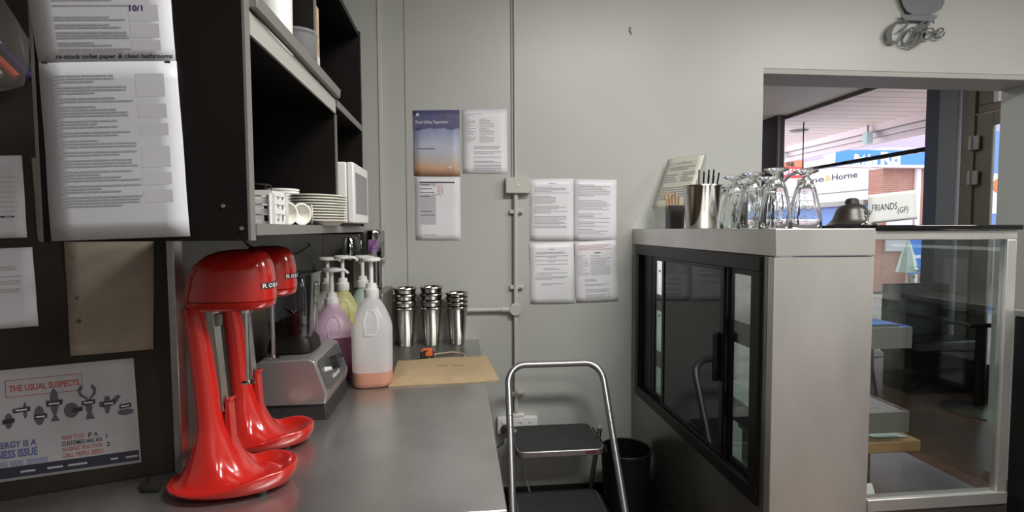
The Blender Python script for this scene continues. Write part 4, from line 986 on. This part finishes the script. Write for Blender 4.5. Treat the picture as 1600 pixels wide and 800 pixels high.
# ================================================================== THINGS ON THE CASE
def sundae():
    pr = [(.050, 0), (.0515, .003), (.049, .03), (.043, .07), (.033, .11), (.022, .138), (.013, .148), (.011, .153), (.017, .158), (.037, .165), (.039, .168), (.036, .1705),
          (.0, .171)]
    inner = [(.0, .140), (.019, .134), (.030, .108), (.040, .07), (.046, .03), (.048, .002)]
    pr2 = inner[:]; prof = [(.048, .0)]+pr
    def md(a, z): return 1+(.035*math.cos(12*a) if .02 < z < .142 else 0)
    b = B(); full = [(max(r_*.86, .0005), z*.985) for r_, z in inner]+[(.0425, 0)]+[(max(r_*.86, .0005), z*.985) for r_, z in pr[1:]]
    return b.lathe(full, n=48, mod=lambda a, z: md(a, z), capb=True, capt=True)
g0 = None
for i, (x, xp, lab) in enumerate(((1.0, 1257, 'inverted ribbed sundae glass nearest the case corner, right end of the group'),
                                 (.885, 1211, 'inverted ribbed sundae glass at the near left edge of the case top'),
                                 (.885, 1175, 'inverted ribbed sundae glass second from the near end in the left row'),
                                 (1.01, 1199, 'inverted ribbed sundae glass second from the near end in the right row'),
                                 (.885, 1147, 'inverted ribbed sundae glass third from the near end in the left row'),
                                 (1.015, 1163, 'inverted ribbed sundae glass third from the near end in the right row'),
                                 (1.02, 1133, 'inverted ribbed sundae glass at the far end of the right row'))):
    if g0 is None: o = sundae().build('sundae_glass', 'clear', smooth=True, auto=60); g0 = o
    else: o = g0.copy(); COL.objects.link(o)
    o.location = (x, at(xp, 357, 0, x).y, ZC+.0005); o.rotation_euler = (0, 0, i*.3); tag(o, lab, 'glass', 'upturned sundae glasses on the display case')
t = thing('metal_pot', 'stainless steel pot of dark straws on the display case', 'pot', (.905, 1.90, ZC+.0006))
B().lathe([(.052, 0), (.055, .003), (.069, .155), (.072, .158), (.071, .161), (.067, .158), (.052, .006)], n=40, capt=True).build('pot_body', 'cup_steel', t, smooth=True)
for i in range(12):
    x = -.02+.0065*i; yy = .01*math.sin(i*2.1); z1 = .19+.012*math.sin(i*1.7)
    o = B().tube([(.905+x*.6, 1.90+yy, ZC+.008), (.905+x+.008, 1.90+yy*1.5, ZC+z1+.02)], .0032, 8).build('drinking_straw', ('chrome', 'rubber', 'black')[i % 3], smooth=True)
    tag(o, 'dark or silver drinking straw standing among others in the stainless pot', 'straw', 'straws in the stainless pot')
t = thing('stirrer_pot', 'small square black pot at the far end of the case top', 'pot', (.885, 2.10, ZC))
B().lathe([(.030, 0), (.031, .003), (.032, .095), (.029, .095), (.027, .006)], n=32, sq=8, capt=True).build('pot_body', 'pot', t, smooth=True)
for i in range(10):
    dx = -.018+.004*i; o = B().tube([(.885+dx, 2.10+.008*math.sin(i*3), ZC+.01), (.885+dx*1.7-.010, 2.10+.012*math.sin(i*3), ZC+.14+.012*math.sin(i*1.3))], [.0026, .0052], 6).build('wooden_stirrer', 'stick', smooth=True)
    tag(o, 'thin wooden stirrer standing among others in the black square pot', 'stirrer', 'wooden stirrers in the black pot')
t = thing('brochure_holder', 'leaning clear acrylic holder with a printed menu at the far end of the case top', 'brochure holder', (.92, 2.32, ZC))
E0, E1 = Vector((.862, 2.395, 0)), Vector((.962, 2.20, 0)); ED = (E1-E0).normalized(); EN = Vector((-ED.y, ED.x, 0))
def hd_(u, v, k=0): return E0+(E1-E0)*u+EN*(.155*v+k)+Vector((0, 0, ZC+.001+.333*v))
def slab(b, u0, u1, v0, v1, k0, k1):
    q_ = [hd_(u, v, k) for k in (k0, k1) for u, v in ((u0, v0), (u1, v0), (u1, v1), (u0, v1))]
    return b.add(q_, [(0, 1, 2, 3), (7, 6, 5, 4), (0, 4, 5, 1), (1, 5, 6, 2), (2, 6, 7, 3), (3, 7, 4, 0)])
slab(B(), 0, 1, 0, 1, 0, .003).build('back_plate', 'acrylic', t, world=True)
q_ = [E0+Vector((0, 0, ZC+.0002)), E1+Vector((0, 0, ZC+.0002)), E1+EN*.11+Vector((0, 0, ZC+.0002)), E0+EN*.11+Vector((0, 0, ZC+.0002))]
B().add([tuple(v) for v in q_]+[tuple(v+Vector((0, 0, .003))) for v in q_], [(0, 1, 2, 3), (4, 5, 6, 7), (0, 1, 5, 4), (1, 2, 6, 5), (2, 3, 7, 6), (3, 0, 4, 7)]).build('foot_plate', 'acrylic', t, world=True)
q_ = [hd_(1, 1, .0035), hd_(1, .35, .0035), hd_(1, .02, .10)]
B().add([tuple(v) for v in q_]+[tuple(v-ED*.003) for v in q_], [(0, 1, 2), (3, 4, 5), (0, 1, 4, 3), (1, 2, 5, 4), (2, 0, 3, 5)]).build('side_plate', 'acrylic', t, world=True)
SN = Vector((EN.x*-.9, EN.y*-.9, .42))
sm = Sheet(hd_(.03, .99), hd_(.97, .99), hd_(.97, .28), hd_(.03, .28), SN, bulge=0)
mt = sheet(sm, 'menu_sheet', 'cream printed menu sheet held in the leaning acrylic holder', 'menu', mat('cream_paper', (.72, .71, .60), .5))
words(sm, [('Coffee', .12, .14, .6, .06)], 'ink', mt, 'heading_text', shear=.2)
rules(sm, [(.15, .85, .18, .26, 2), (.1, .45, .32, .5, 4), (.55, .9, .3, .5, 5), (.1, .85, .58, .85, 6)], 'ink', mt, seed=31, lh=.006)
# friands card with holder
t = thing('card_holder', 'small chrome card holder on the black glass top of the case', 'card holder', (1.185, 1.43, 1.434))
B().lathe([(.014, 0), (.014, .003), (.006, .006), (.003, .010), (.003, .022), (.007, .026), (.003, .030)], c=(0, 0, .0003), n=20).build('stand', 'chrome', t, smooth=True)
for s_ in (-1, 1): B().tube([(0, 0, .028), (s_*.008, -.003, .034), (s_*.011, -.003, .040), (s_*.006, -.003, .044), (s_*.003, -.003, .039)], .0016, 8).build('clip_ring', 'chrome', t, smooth=True)
Yc = 1.432
sc = Sheet(at(1355, 305, 1, Yc), at(1430, 297, 1, Yc), at(1433, 342, 1, Yc), at(1357, 350, 1, Yc), (0, -1, 0), bulge=0)
ct = sheet(sc, 'friands_card', 'white card handwritten FRIANDS (GF) standing in the chrome holder', 'card', mat('card_white', (.62, .64, .63), .5))
words(sc, [('FRIANDS', .07, .58, .53, .24), ('(GF)', .6, .72, .22, .2)], 'pen', ct, 'handwriting', shear=.15, bold=0)
# dark domed lid
t = thing('domed_lid', 'dark brown rounded domed lid standing on the black glass top of the case', 'lid', (1.31, at(1330, 357, 0, 1.31).y, 1.4345))
B().lathe([(.072, 0), (.072, .004), (.066, .008), (.055, .022), (.046, .05), (.036, .066), (.022, .072), (.018, .088), (.010, .092)], n=36).build('dome', mat('bronze_dark', (.03, .025, .02), .35, .2), t, smooth=True)

# ================================================================== COFFEE SIGN ON THE WALL
YG = W-.022
def sg(px_, py_): q_ = at(1340+px_/8.889, py_/8.889, 1, YG); return (q_.x, q_.z)
def cat(pts, n=8):
    P3 = [pts[0]]+list(pts)+[pts[-1]]; out = []
    for i in range(1, len(P3)-2):
        for k in range(n):
            t_ = k/n; o = []
            for j in range(len(pts[0])):
                a, b_, c_, d_ = P3[i-1][j], P3[i][j], P3[i+1][j], P3[i+2][j]
                o.append(.5*(2*b_+(c_-a)*t_+(2*a-5*b_+4*c_-d_)*t_*t_+(3*b_-a-3*c_+d_)*t_**3))
            out.append(tuple(o))
    out.append(tuple(pts[-1])); return out
def stroke(b, pts):
    pp_ = cat(pts, 7); L, Rr = [], []
    for i, (x, y, w_) in enumerate(pp_):
        x2, y2, _ = pp_[min(i+1, len(pp_)-1)]; x1, y1, _ = pp_[max(i-1, 0)]
        dx, dy = x2-x1, y2-y1; q_ = math.hypot(dx, dy) or 1; nx, ny = -dy/q_*w_/2, dx/q_*w_/2
        L.append(sg(x+nx, y+ny)); Rr.append(sg(x-nx, y-ny))
    k = len(L)
    for yy, o_ in ((YG-.002, 0), (YG+.002, 1)):
        b.add([(x, yy, z) for x, z in L]+[(x, yy, z) for x, z in Rr], [(i, i+1, k+i+1, k+i) for i in range(k-1)])
    base = len(b.v)-4*k
    for i in range(k-1):
        b.f.append((base+i, base+i+1, base+2*k+i+1, base+2*k+i)); b.f.append((base+k+i, base+k+i+1, base+3*k+i+1, base+3*k+i))
t = thing('coffee_sign', 'dark grey metal wall sign of a coffee cup above script lettering reading Coffee', 'sign', tuple(at(1428, 70, 1, W)))
b = B()
stroke(b, [(580, 440, 30), (640, 400, 26), (690, 330, 20), (640, 285, 16), (560, 300, 30), (470, 380, 60), (430, 480, 85), (460, 575, 60), (540, 580, 24), (620, 520, 12), (680, 440, 10)])
stroke(b, [(760, 385, 18), (690, 430, 36), (620, 530, 34), (630, 600, 20), (700, 590, 24), (780, 500, 34), (800, 410, 26), (750, 385, 16)])
stroke(b, [(960, 295, 14), (900, 310, 30), (860, 390, 50), (790, 540, 48), (740, 620, 22), (660, 640, 16), (600, 600, 12)])
stroke(b, [(1065, 320, 14), (1030, 285, 14), (980, 320, 30), (930, 420, 52), (870, 560, 48), (790, 640, 24), (710, 660, 14)])
stroke(b, [(820, 470, 12), (960, 400, 12), (1050, 400, 14), (1040, 440, 18), (970, 460, 20), (920, 480, 30), (930, 540, 30), (1000, 530, 16), (1060, 480, 12)])
stroke(b, [(1060, 480, 12), (1130, 470, 14), (1190, 420, 18), (1170, 392, 14), (1110, 420, 30), (1070, 490, 32), (1100, 530, 22), (1170, 510, 14), (1210, 450, 16)])
b.build('script_lettering', mat('sign_grey', (.10, .105, .10), .5), t, world=True)
b = B(); b.prism([sg(595, 205), sg(1115, 215), sg(1045, 295), sg(650, 285)], 1, YG-.003, YG+.001)
b.build('saucer', mat('cup_grey', (.17, .18, .20), .45), t, world=True)
cupo = [(560, -110), (575, -20), (610, 80), (660, 160), (730, 206), (1000, 206), (1070, 130), (1110, 50), (1130, -40), (1135, -110)]
B().prism([sg(x+20, y) for x, y in cupo], 1, YG-.003, YG+.001).build('cup', 'cup_grey' if False else bpy.data.materials['cup_grey'], t, world=True)
b = B(); stroke(b, [(1090, -60, 34), (1160, -50, 34), (1185, 20, 36), (1140, 110, 36), (1040, 160, 40)]); b.build('cup_handle', bpy.data.materials['cup_grey'], t, world=True)
b = B()
for (x, y) in ((700, 100), (1000, 100), (480, 480), (1150, 500)):
    X, Z = sg(x, y); b.cyl((X, YG+.0025, Z), .004, W-YG-.003, 1, 8)
b.build('standoff_pins', 'grey_edge', t, world=True)

# ================================================================== CEILING LAMPS
for i, (x, y, z, sx_, sy_, wt) in enumerate(LAMPS):
    t = thing('ceiling_lamp', ('ceiling panel lamp over the worktop', 'ceiling panel lamp behind the camera', 'ceiling panel lamp over the customer side', 'ceiling panel lamp in the front of the cafe')[i], 'ceiling lamp', (x, y, 2.94), group='ceiling lamps of the cafe')
    B().box(-sx_/2-.02, sx_/2+.02, -sy_/2-.02, sy_/2+.02, .02, .06).build('frame', 'white', t)
    B().box(-sx_/2, sx_/2, -sy_/2, sy_/2, .008, .0195).build('diffuser', 'tube_on', t)
    ld = bpy.data.lights.new('lamp_light', 'AREA'); ld.shape = 'RECTANGLE'; ld.size = sx_; ld.size_y = sy_; ld.energy = wt; ld.color = (1, .97, .93)
    lo = bpy.data.objects.new('lamp_light', ld); COL.objects.link(lo); lo.parent = t; lo.location = (0, 0, .0)

# ================================================================== CAFE FRONT AND STREET
SX = 4.5
struct('trim_8', B().box(SX-.05, SX+.06, 7.05, 7.46, 0, 2.999), 'post_brown')
struct('trim_9', B().box(SX-.054, SX-.03, 7.02, 7.049, 0, 2.999), 'bronze')
struct('trim_10', B().box(SX+.011, SX+.25, 4.50, 4.735, 0, 2.999), 'post_dark')
struct('trim_11', B().box(SX-.03, SX+.01, 4.372, 4.55, 0, 2.999), 'post_grey')
struct('wall_shopfront', B().box(SX, SX+.08, 2.7, 2.95, 0, 2.999), 'pier')
dr = struct('door_1', B().box(SX-.02, SX+.03, 4.27, 4.335, 0, 2.999).box(SX-.05, SX+.03, 4.19, 4.262, 0, 2.999)
            .box(SX-.02, SX+.03, 3.08, 4.19, 2.40, 2.47).box(SX-.02, SX+.03, 4.06, 4.189, 2.471, 2.999).box(SX-.02, SX+.03, 2.96, 3.07, 0, 2.999), 'bronze', bev=.004)
lf = struct('door_leaf', B().box(SX-.03, SX+.0, 4.045, 4.185, 0, 2.39).box(SX-.03, SX, 3.17, 4.044, 2.28, 2.39).box(SX-.03, SX, 3.08, 3.169, 0, 2.39).box(SX-.03, SX, 3.17, 4.044, 0, .25), 'bronze', dr, bev=.004)
B().box(SX-.018, SX-.012, 3.171, 4.043, .251, 2.279).build('door_glass', 'glass', lf)
for z in (2.12, 1.82):
    B().box(SX-.07, SX-.051, 4.13, 4.22, z-.03, z+.09).cyl((SX-.075, 4.19, z-.03), .012, .12, 2, 12).build('hinge', 'grey_edge', dr, bev=.002)

# awning over the pavement
struct('floor_pavement', B().box(4.6, 20, -4, 30, -.1, -.005), 'pavement')
struct('ceiling_awning', B().box(4.62, 6.2, 2.7, 24, 2.96, 3.01), 'soffit')
struct('trim_12', B().box(4.595, 4.619, 2.7, 7.9, 2.955, 2.999), 'bronze')
t = thing('awning_fascia', 'pink-white fascia boards along the outer edge of the street awning', 'awning fascia', (6.3, 12, 2.6))
P_(B().box(6.205, 6.26, 2.7, 24, 2.86, 2.98), 'upper_board', 'pinkwhite', t)
P_(B().box(6.27, 6.33, 2.7, 24, 2.78, 2.858), 'middle_board', 'pinkwhite', t)
P_(B().box(6.34, 6.40, 2.7, 24, 2.70, 2.778), 'lower_board', 'pinkwhite', t)
P_(B().box(6.203, 6.269, 2.7, 24, 2.853, 2.8595).box(6.27, 6.34, 2.7, 24, 2.7785, 2.7795), 'shadow_gap', 'grey_edge', t)
for y, lab in ((7.45, 'nearer boxed lamp hanging under the awning fascia'), (9.6, 'farther boxed lamp hanging under the awning fascia')):
    t = thing('fascia_lamp', lab, 'lamp', (6.15, y, 2.66), group='lamps along the awning edge')
    P_(B().box(6.10, 6.20, y-.05, y+.05, 2.68, 2.86), 'lamp_body', mat('lamp_cyan', (.60, .78, .80), .4), t, bev=.01)
    P_(B().box(6.14, 6.16, y-.01, y+.01, 2.8605, 2.959), 'stem', 'grey_edge', t)
t = thing('ceiling_vent', 'flat grey round vent in the slatted awning soffit', 'vent', (5.45, 7.9, 2.93))
P_(B().lathe([(.12, -.015), (.14, 0)], c=(5.35, 7.9, 2.959), n=28), 'vent_cover', 'grey_edge', t, smooth=True)
# black rail
t = thing('banner_rail', 'long black metal rail hung under the street awning', 'rail', (5.0, 6.6, 2.28))
P_(B().box(4.98, 5.03, 4.9, 7.3, 2.235, 2.285), 'rail_bar', 'black_gloss', t, bev=.008)
P_(B().tube([(5.0, 7.3, 2.262), (5.0, 7.6, 2.22), (5.0, 7.8, 2.08)], [.025, .03, .015], 10), 'end_hook', 'black_gloss', t, smooth=True)
for y in (4.95, 7.28): P_(B().cyl((5.0, y, 2.285), .008, .674, 2, 8), 'hanger', 'black', t, smooth=True)

# facade with Raine&Horne
YFc = at(1356, 300, 0, 9.0).y
t = thing('estate_agent_shop', 'pale shop front across the street with the sign Raine&Horne', 'building', (9.5, YFc+3, 0))
z272 = at(1350, 266, 0, 9.0).z; z296 = at(1350, 297, 0, 9.0).z; z313 = at(1350, 312, 0, 9.0).z
P_(B().box(9.0, 12, YFc, YFc+9, z296+.02, z272+.0), 'sign_fascia', 'sign_white', t)
P_(B().box(9.0, 12, YFc, YFc+9, z313, z296-.02), 'lower_fascia', 'sign_white', t)
P_(B().box(9.02, 12, YFc, YFc+9, z296-.019, z296+.019), 'groove', 'grey_edge', t)
P_(B().box(8.9, 12, YFc, YFc+9, z313-.12, z313-.001), 'canopy', 'grey_edge', t)
P_(B().box(9.3, 12, YFc, YFc+9, 0, z313-.121), 'shop_window', mat('blue_window', (.10, .22, .60), .2), t)
P_(B().box(9.4, 12, YFc, YFc+9, z272+.001, z272+.5), 'parapet', mat('beige_render', (.50, .46, .43), .7), t)
def rhf(x, y, d): return (8.992, YFc+x, z272+y)
yb = at(1340, 280, 0, 9.0).y; zb = at(1340, 278, 0, 9.0).z; ya = at(1297, 280, 0, 9.0).y; yc = at(1255, 280, 0, 9.0).y; yd = at(1290, 280, 0, 9.0).y
def rfn(y0_, zz): return lambda x, y, d: (8.99, y0_-x, zz+y)
hz = at(1320, 270, 0, 9.0).z-at(1320, 280, 0, 9.0).z
b = B(); add_text(b, 'Horne', rfn(at(1300, 280, 0, 9.0).y, at(1320, 279.5, 0, 9).z), 0, 0, at(1300, 280, 0, 9.0).y-yb, hz, 0, .02); P_(b, 'sign_lettering', mat('letter_grey', (.06, .06, .08), .5), t); b = B()
add_text(b, 'Raine', rfn(at(1246, 280, 0, 9.0).y, at(1320, 279.5, 0, 9).z), 0, 0, at(1246, 280, 0, 9.0).y-at(1288, 280, 0, 9.0).y, hz, 0, .02)
P_(b, 'sign_lettering', bpy.data.materials['letter_grey'], t)
b = B(); add_text(b, '&', rfn(at(1289, 280, 0, 9.0).y, at(1320, 279.5, 0, 9).z), 0, 0, at(1289, 280, 0, 9.0).y-at(1299, 280, 0, 9.0).y, hz, 0, .03)
P_(b, 'orange_ampersand', mat('letter_orange', (.85, .35, .12), .5), t)
# brick building
YB = YFc+.1
t = thing('brick_building', 'red brick building with a dark window across the street', 'building', (10, YB+1, 0))
xl = 9.01
p1_ = at(1436, 300, 1, YFc-.4); XE = p1_.x
P_(B().box(xl, XE+1.6, YFc-.4, YFc-.01, 0, at(1400, 263, 1, YFc-.4).z), 'brick_wall', 'brick', t)
q1, q2 = at(1385, 330, 1, YFc-.42), at(1425, 345, 1, YFc-.42)
P_(B().box(q1.x, q2.x, YFc-.44, YFc-.401, .9, q1.z), 'window', mat('window_pane', (.55, .56, .58), .2), t)
P_(B().box(q1.x-.03, q2.x+.03, YFc-.46, YFc-.441, q1.z-.0, q1.z+.12), 'window_head', 'black', t)
P_(B().box(XE-.12, XE-.02, YFc-.46, YFc-.401, 0, at(1400, 264, 1, YFc-.4).z), 'downpipe', 'sign_white', t)
# blue sign
a_, c_ = at(1306, 234, 1, YFc-.6), at(1440, 258, 1, YFc-.6)
t = thing('blue_shop_sign', 'bright blue shop sign with white lettering above the brick wall', 'sign', (a_.x+1, YFc-.6, c_.z))
P_(B().box(a_.x, c_.x+.6, YFc-.6, YFc-.42, c_.z, a_.z), 'sign_panel', 'sign_blue', t)
P_(B().box(a_.x-.14, a_.x-.005, YFc-.6, YFc-.42, c_.z, a_.z+.06), 'white_end', 'white', t)
P_(B().box(a_.x, c_.x+.6, YFc-.61, YFc-.42, c_.z-.05, c_.z-.001), 'lower_edge', 'sign_white', t)
b = B(); l0 = at(1333, 256, 1, YFc-.61)
add_text(b, 'Bridge', lambda x, y, d: (l0.x+x, YFc-.605, l0.z+y), 0, 0, .55, .2, .2, .05)
add_text(b, 'Rd', lambda x, y, d: (l0.x+.62+x, YFc-.605, l0.z+y), 0, 0, .45, .25, 0, .05)
P_(b, 'sign_lettering', 'white', t)
# upper lilac wall
t = thing('pale_building', 'pale lilac building high behind the blue sign', 'building', (10, 13, 0))
P_(B().box(9.6, 15, YFc+.6, YFc+8, z272+.51, 4.6), 'upper_wall', 'lilac', t)
P_(B().box(9.55, 9.599, YFc+1, YFc+7, z272+.8, z272+1.0), 'ledge', 'sign_white', t)
# bread sign
a_, c_ = at(1218, 250, 1, 12.2), at(1256, 272, 1, 12.2)
t = thing('bread_sign', 'orange and red shop sign reading THE BREAD at the far left of the street', 'sign', (a_.x, 12.2, c_.z))
P_(B().box(a_.x, c_.x, 12.2, 12.26, c_.z+.17, a_.z), 'orange_panel', mat('peach_panel', (.50, .20, .10), .5), t)
P_(B().box(a_.x, c_.x, 12.2, 12.26, c_.z-.1, c_.z+.169), 'red_panel', mat('red_panel', (.65, .06, .06), .5), t)
b = B(); add_text(b, 'THE', lambda x, y, d: (a_.x+.16+x, 12.19, a_.z-.15+y), 0, 0, .22, .1, 0, .04); P_(b, 'small_lettering', 'dark_ink', t)
b = B(); add_text(b, 'BREAD', lambda x, y, d: (a_.x+.05+x, 12.19, c_.z-.02+y), 0, 0, .52, .14, 0, .04); P_(b, 'large_lettering', 'white', t)
P_(B().box(a_.x+.3, a_.x+.315, 12.2, 12.23, a_.z, 2.93), 'hanging_rod', 'grey_edge', t)
P_(B().box(a_.x-.05, a_.x-.01, 12.2, 12.23, 0, c_.z+.1).box(c_.x+.01, c_.x+.05, 12.2, 12.23, 0, c_.z+.1), 'sign_posts', 'grey_edge', t)

# leasing + red sign reflections in the glass, built as added standing panels
t = thing('sign_reflection', 'reflection of red and pale blue shop signs with reversed lettering, made as panels beyond the cafe front', 'reflection', (8.2, 8.5, 0))
def ab(x, y): return at(x, y, 1, 8.5)
a_, c_ = ab(1508, 370), ab(1600, 392)
P_(B().box(a_.x, c_.x, 8.5, 8.56, c_.z, a_.z), 'blue_panel', mat('pale_blue_panel', (.45, .58, .66), .4), t)
b = B(); add_text(b, 'LEASING', lambda x, y, d: (a_.x+.07+x, 8.49, c_.z+.05+y), 0, 0, .72, .11, 0, .02, mirror=True); P_(b, 'reversed_lettering', mat('steelblue', (.16, .22, .32), .5), t)
a2, c2 = ab(1478, 394), ab(1600, 445)
P_(B().box(a2.x, c2.x, 8.5, 8.56, c2.z, a2.z-.01), 'red_panel', mat('dusty_red', (.36, .15, .13), .5), t)
b = B(); add_text(b, 'HAR9 LL', lambda x, y, d: (ab(1494, 0).x+x, 8.49, ab(1500, 432).z+y), 0, 0, .95, .26, 0, .02, mirror=True) if False else add_text(b, 'LL PRA', lambda x, y, d: (ab(1494, 0).x+x, 8.49, ab(1500, 431).z+y), 0, 0, .85, .26, 0, .02)
P_(b, 'pale_lettering', mat('pale_pink', (.62, .48, .47), .5), t)
P_(B().box(a2.x, a2.x+.05, 8.5, 8.56, 0, c2.z-.001).box(c2.x-.05, c2.x, 8.5, 8.56, 0, c2.z-.001), 'panel_posts', 'grey_edge', t)
# blue poster seen through door
t = thing('blue_poster_board', 'tall blue poster board with an orange disc beyond the glass door', 'poster board', (8.7, 8.4, 0))
a_, c_ = at(1552, 205, 1, 8.4), at(1600, 360, 1, 8.4)
P_(B().box(a_.x, c_.x, 8.4, 8.45, 1.3, a_.z), 'blue_face', mat('poster_blue', (.12, .22, .50), .4), t)
P_(B().box(a_.x, c_.x, 8.39, 8.399, 1.65, 2.35), 'white_band', 'sign_white', t)
P_(B().lathe([(.13, 0), (.13, .01)], n=24).add([], []) if False else B().cyl((at(1563, 290, 1, 8.37).x, 8.375, at(1563, 290, 1, 8.37).z), .13, .012, 1, 24), 'orange_disc', 'orange', t)
P_(B().box(a_.x+.1, a_.x+.16, 8.4, 8.45, 0, 1.299).box(c_.x-.16, c_.x-.1, 8.4, 8.45, 0, 1.299), 'legs', 'grey_edge', t)

# cafe furniture seen through the glass end
def round_table(x, y, label, top='table_grey', z=.75, r_=.42):
    t = thing('cafe_table', label, 'table', (x, y, 0))
    B().lathe([(r_-.01, z-.03), (r_, z-.025), (r_, z-.004), (r_-.004, z)], n=48).build('tabletop', top, t, smooth=True)
    B().cyl((0, 0, .03), .03, z-.061, 2, 16).build('pedestal', 'black_frame', t, smooth=True)
    B().lathe([(.22, 0), (.22, .01), (.05, .029)], n=32).build('table_base', 'black_frame', t, smooth=True)
    return t
M['table_grey'] = mat('grey_gloss_top', (.22, .21, .22), .12)
round_table(4.52, 5.47, 'round grey glossy cafe table farthest out towards the street')
def sq_table(x, y, label, sx_=.7, sy_=.7, z=.76):
    t = thing('cafe_table', label, 'table', (x, y, 0))
    B().box(-sx_/2, sx_/2, -sy_/2, sy_/2, z-.03, z).build('tabletop', 'black_gloss', t, bev=.003)
    B().box(-sx_/2-.003, sx_/2+.003, -sy_/2-.003, -sy_/2-.0005, z-.012, z-.004).build('chrome_edge', 'chrome', t)
    B().cyl((0, 0, .03), .035, z-.061, 2, 16).build('pedestal', 'black_frame', t, smooth=True)
    B().lathe([(.24, 0), (.24, .01), (.05, .029)], n=32).build('table_base', 'black_frame', t, smooth=True)
    return t
sq_table(3.98, 3.62, 'square black glossy cafe table nearest to the display case', 1.0, .75)
sq_table(3.55, 5.0, 'square black glossy cafe table behind the nearest one', .6, .6) if False else None
def chair(x, y, rz, label, arc=False):
    t = thing('cafe_chair', label, 'chair', (x, y, 0), rz, 'cafe chairs')
    B().prism(rrect(-.2, .2, -.2, .2, .07), 2, .44, .47).build('seat', 'black_frame', t, bev=.006)
    for (sx_, sy_) in ((-1, -1), (1, -1), (-1, 1), (1, 1)):
        B().tube([(sx_*.22, sy_*.22, 0), (sx_*.17, sy_*.17, .439)], [.011, .014], 10).build('leg', mat('leg_brown', (.05, .025, .02), .4) if 'leg_brown' not in bpy.data.materials else bpy.data.materials['leg_brown'], t, smooth=True)
    pts = [(-.19, .18, .465), (-.2, .21, .62), (-.17, .235, .76), (-.08, .25, .83), (.08, .25, .83), (.17, .235, .76), (.2, .21, .62), (.19, .18, .465)]
    B().tube(pts, .014, 10).build('back_hoop', 'black_frame', t, smooth=True)
    B().quadsurf(lambda u, v: (-.16+.32*u, .235-.03*math.sin(PI*u)*0+.01, .56+.2*v), 4, 4).build('backrest', 'black_frame', t, solid=.012)
    return t
chair(3.90, 4.70, R(20), 'black cafe chair with brown legs standing beside the round grey table')
chair(3.30, 4.30, R(0), 'black cafe chair to the left behind the square black table')
chair(4.05, 3.0, R(180), 'black cafe chair on the near side of the square black table')
t = thing('cafe_bench', 'black upholstered bench behind the square black cafe table', 'bench', (4.08, 4.2, 0))
P_(B().box(3.78, 4.40, 4.02, 4.30, .36, .46), 'seat', 'black_frame', t, bev=.02)
P_(B().box(3.78, 4.40, 4.301, 4.365, .30, .92), 'backrest', 'black_frame', t, bev=.015)
P_(B().box(3.80, 4.38, 4.04, 4.34, 0, .359), 'base', 'black_gloss', t)
# folded parasol and planter
t = thing('folded_parasol', 'pale mint folded parasol on a pole out on the pavement', 'parasol', (6.2, 7.2, 0))
q = at(1419, 372, 1, 7.2); q2 = at(1419, 425, 1, 7.2)
t.location = (q.x, 7.2, 0); hw = .135
B().lathe([(hw, q2.z), (hw*.6, (q.z+q2.z)/2), (.008, q.z)], n=16, mod=lambda a, z: 1+.06*math.cos(8*a)).build('canopy', mat('mint_fabric', (.60, .74, .68), .6), t, smooth=True)
B().cyl((0, 0, .04), .015, q2.z-.041, 2, 10).build('pole', 'white', t, smooth=True)
B().cyl((0, 0, 0), .16, .04, 2, 20).build('base', 'grey_edge', t, smooth=True)
t = thing('pavement_planter', 'low planter of green leaves beside the folded parasol', 'planter', (q.x+.05, 6.8, 0))
B().box(-.3, .3, -.12, .12, 0, .62).build('planter_box', 'post_dark', t, bev=.01)
rd = random.Random(3); b = B()
for i in range(160):
    x, y, z = rd.uniform(-.28, .28), rd.uniform(-.1, .1), rd.uniform(.62, .85); a = rd.uniform(0, 6.28); s_ = .035
    b.add([(x, y, z), (x+s_*math.cos(a), y+s_*math.sin(a), z+.015), (x+2*s_*math.cos(a), y+2*s_*math.sin(a), z-.005), (x+s_*math.cos(a+.7), y+s_*math.sin(a+.7), z+.03)], [(0, 1, 2, 3)])
o = b.build('foliage', mat('leaf_green', (.10, .22, .08), .5), t); o['kind'] = 'stuff'
t = thing('blue_street_poster', 'small blue poster stand on the pavement beside the folded parasol', 'poster stand', (6.8, 7.6, 0))
a_, c_ = at(1423, 370, 1, 7.6), at(1440, 428, 1, 7.6)
P_(B().box(a_.x, c_.x, 7.6, 7.64, c_.z, a_.z), 'poster', 'sign_blue', t)
P_(B().box(a_.x+.03, c_.x-.03, 7.595, 7.5995, c_.z+.25, c_.z+.3), 'white_stripe', 'white', t)
P_(B().box(a_.x+.05, a_.x+.09, 7.6, 7.64, 0, c_.z-.001), 'stand_post', 'grey_edge', t)
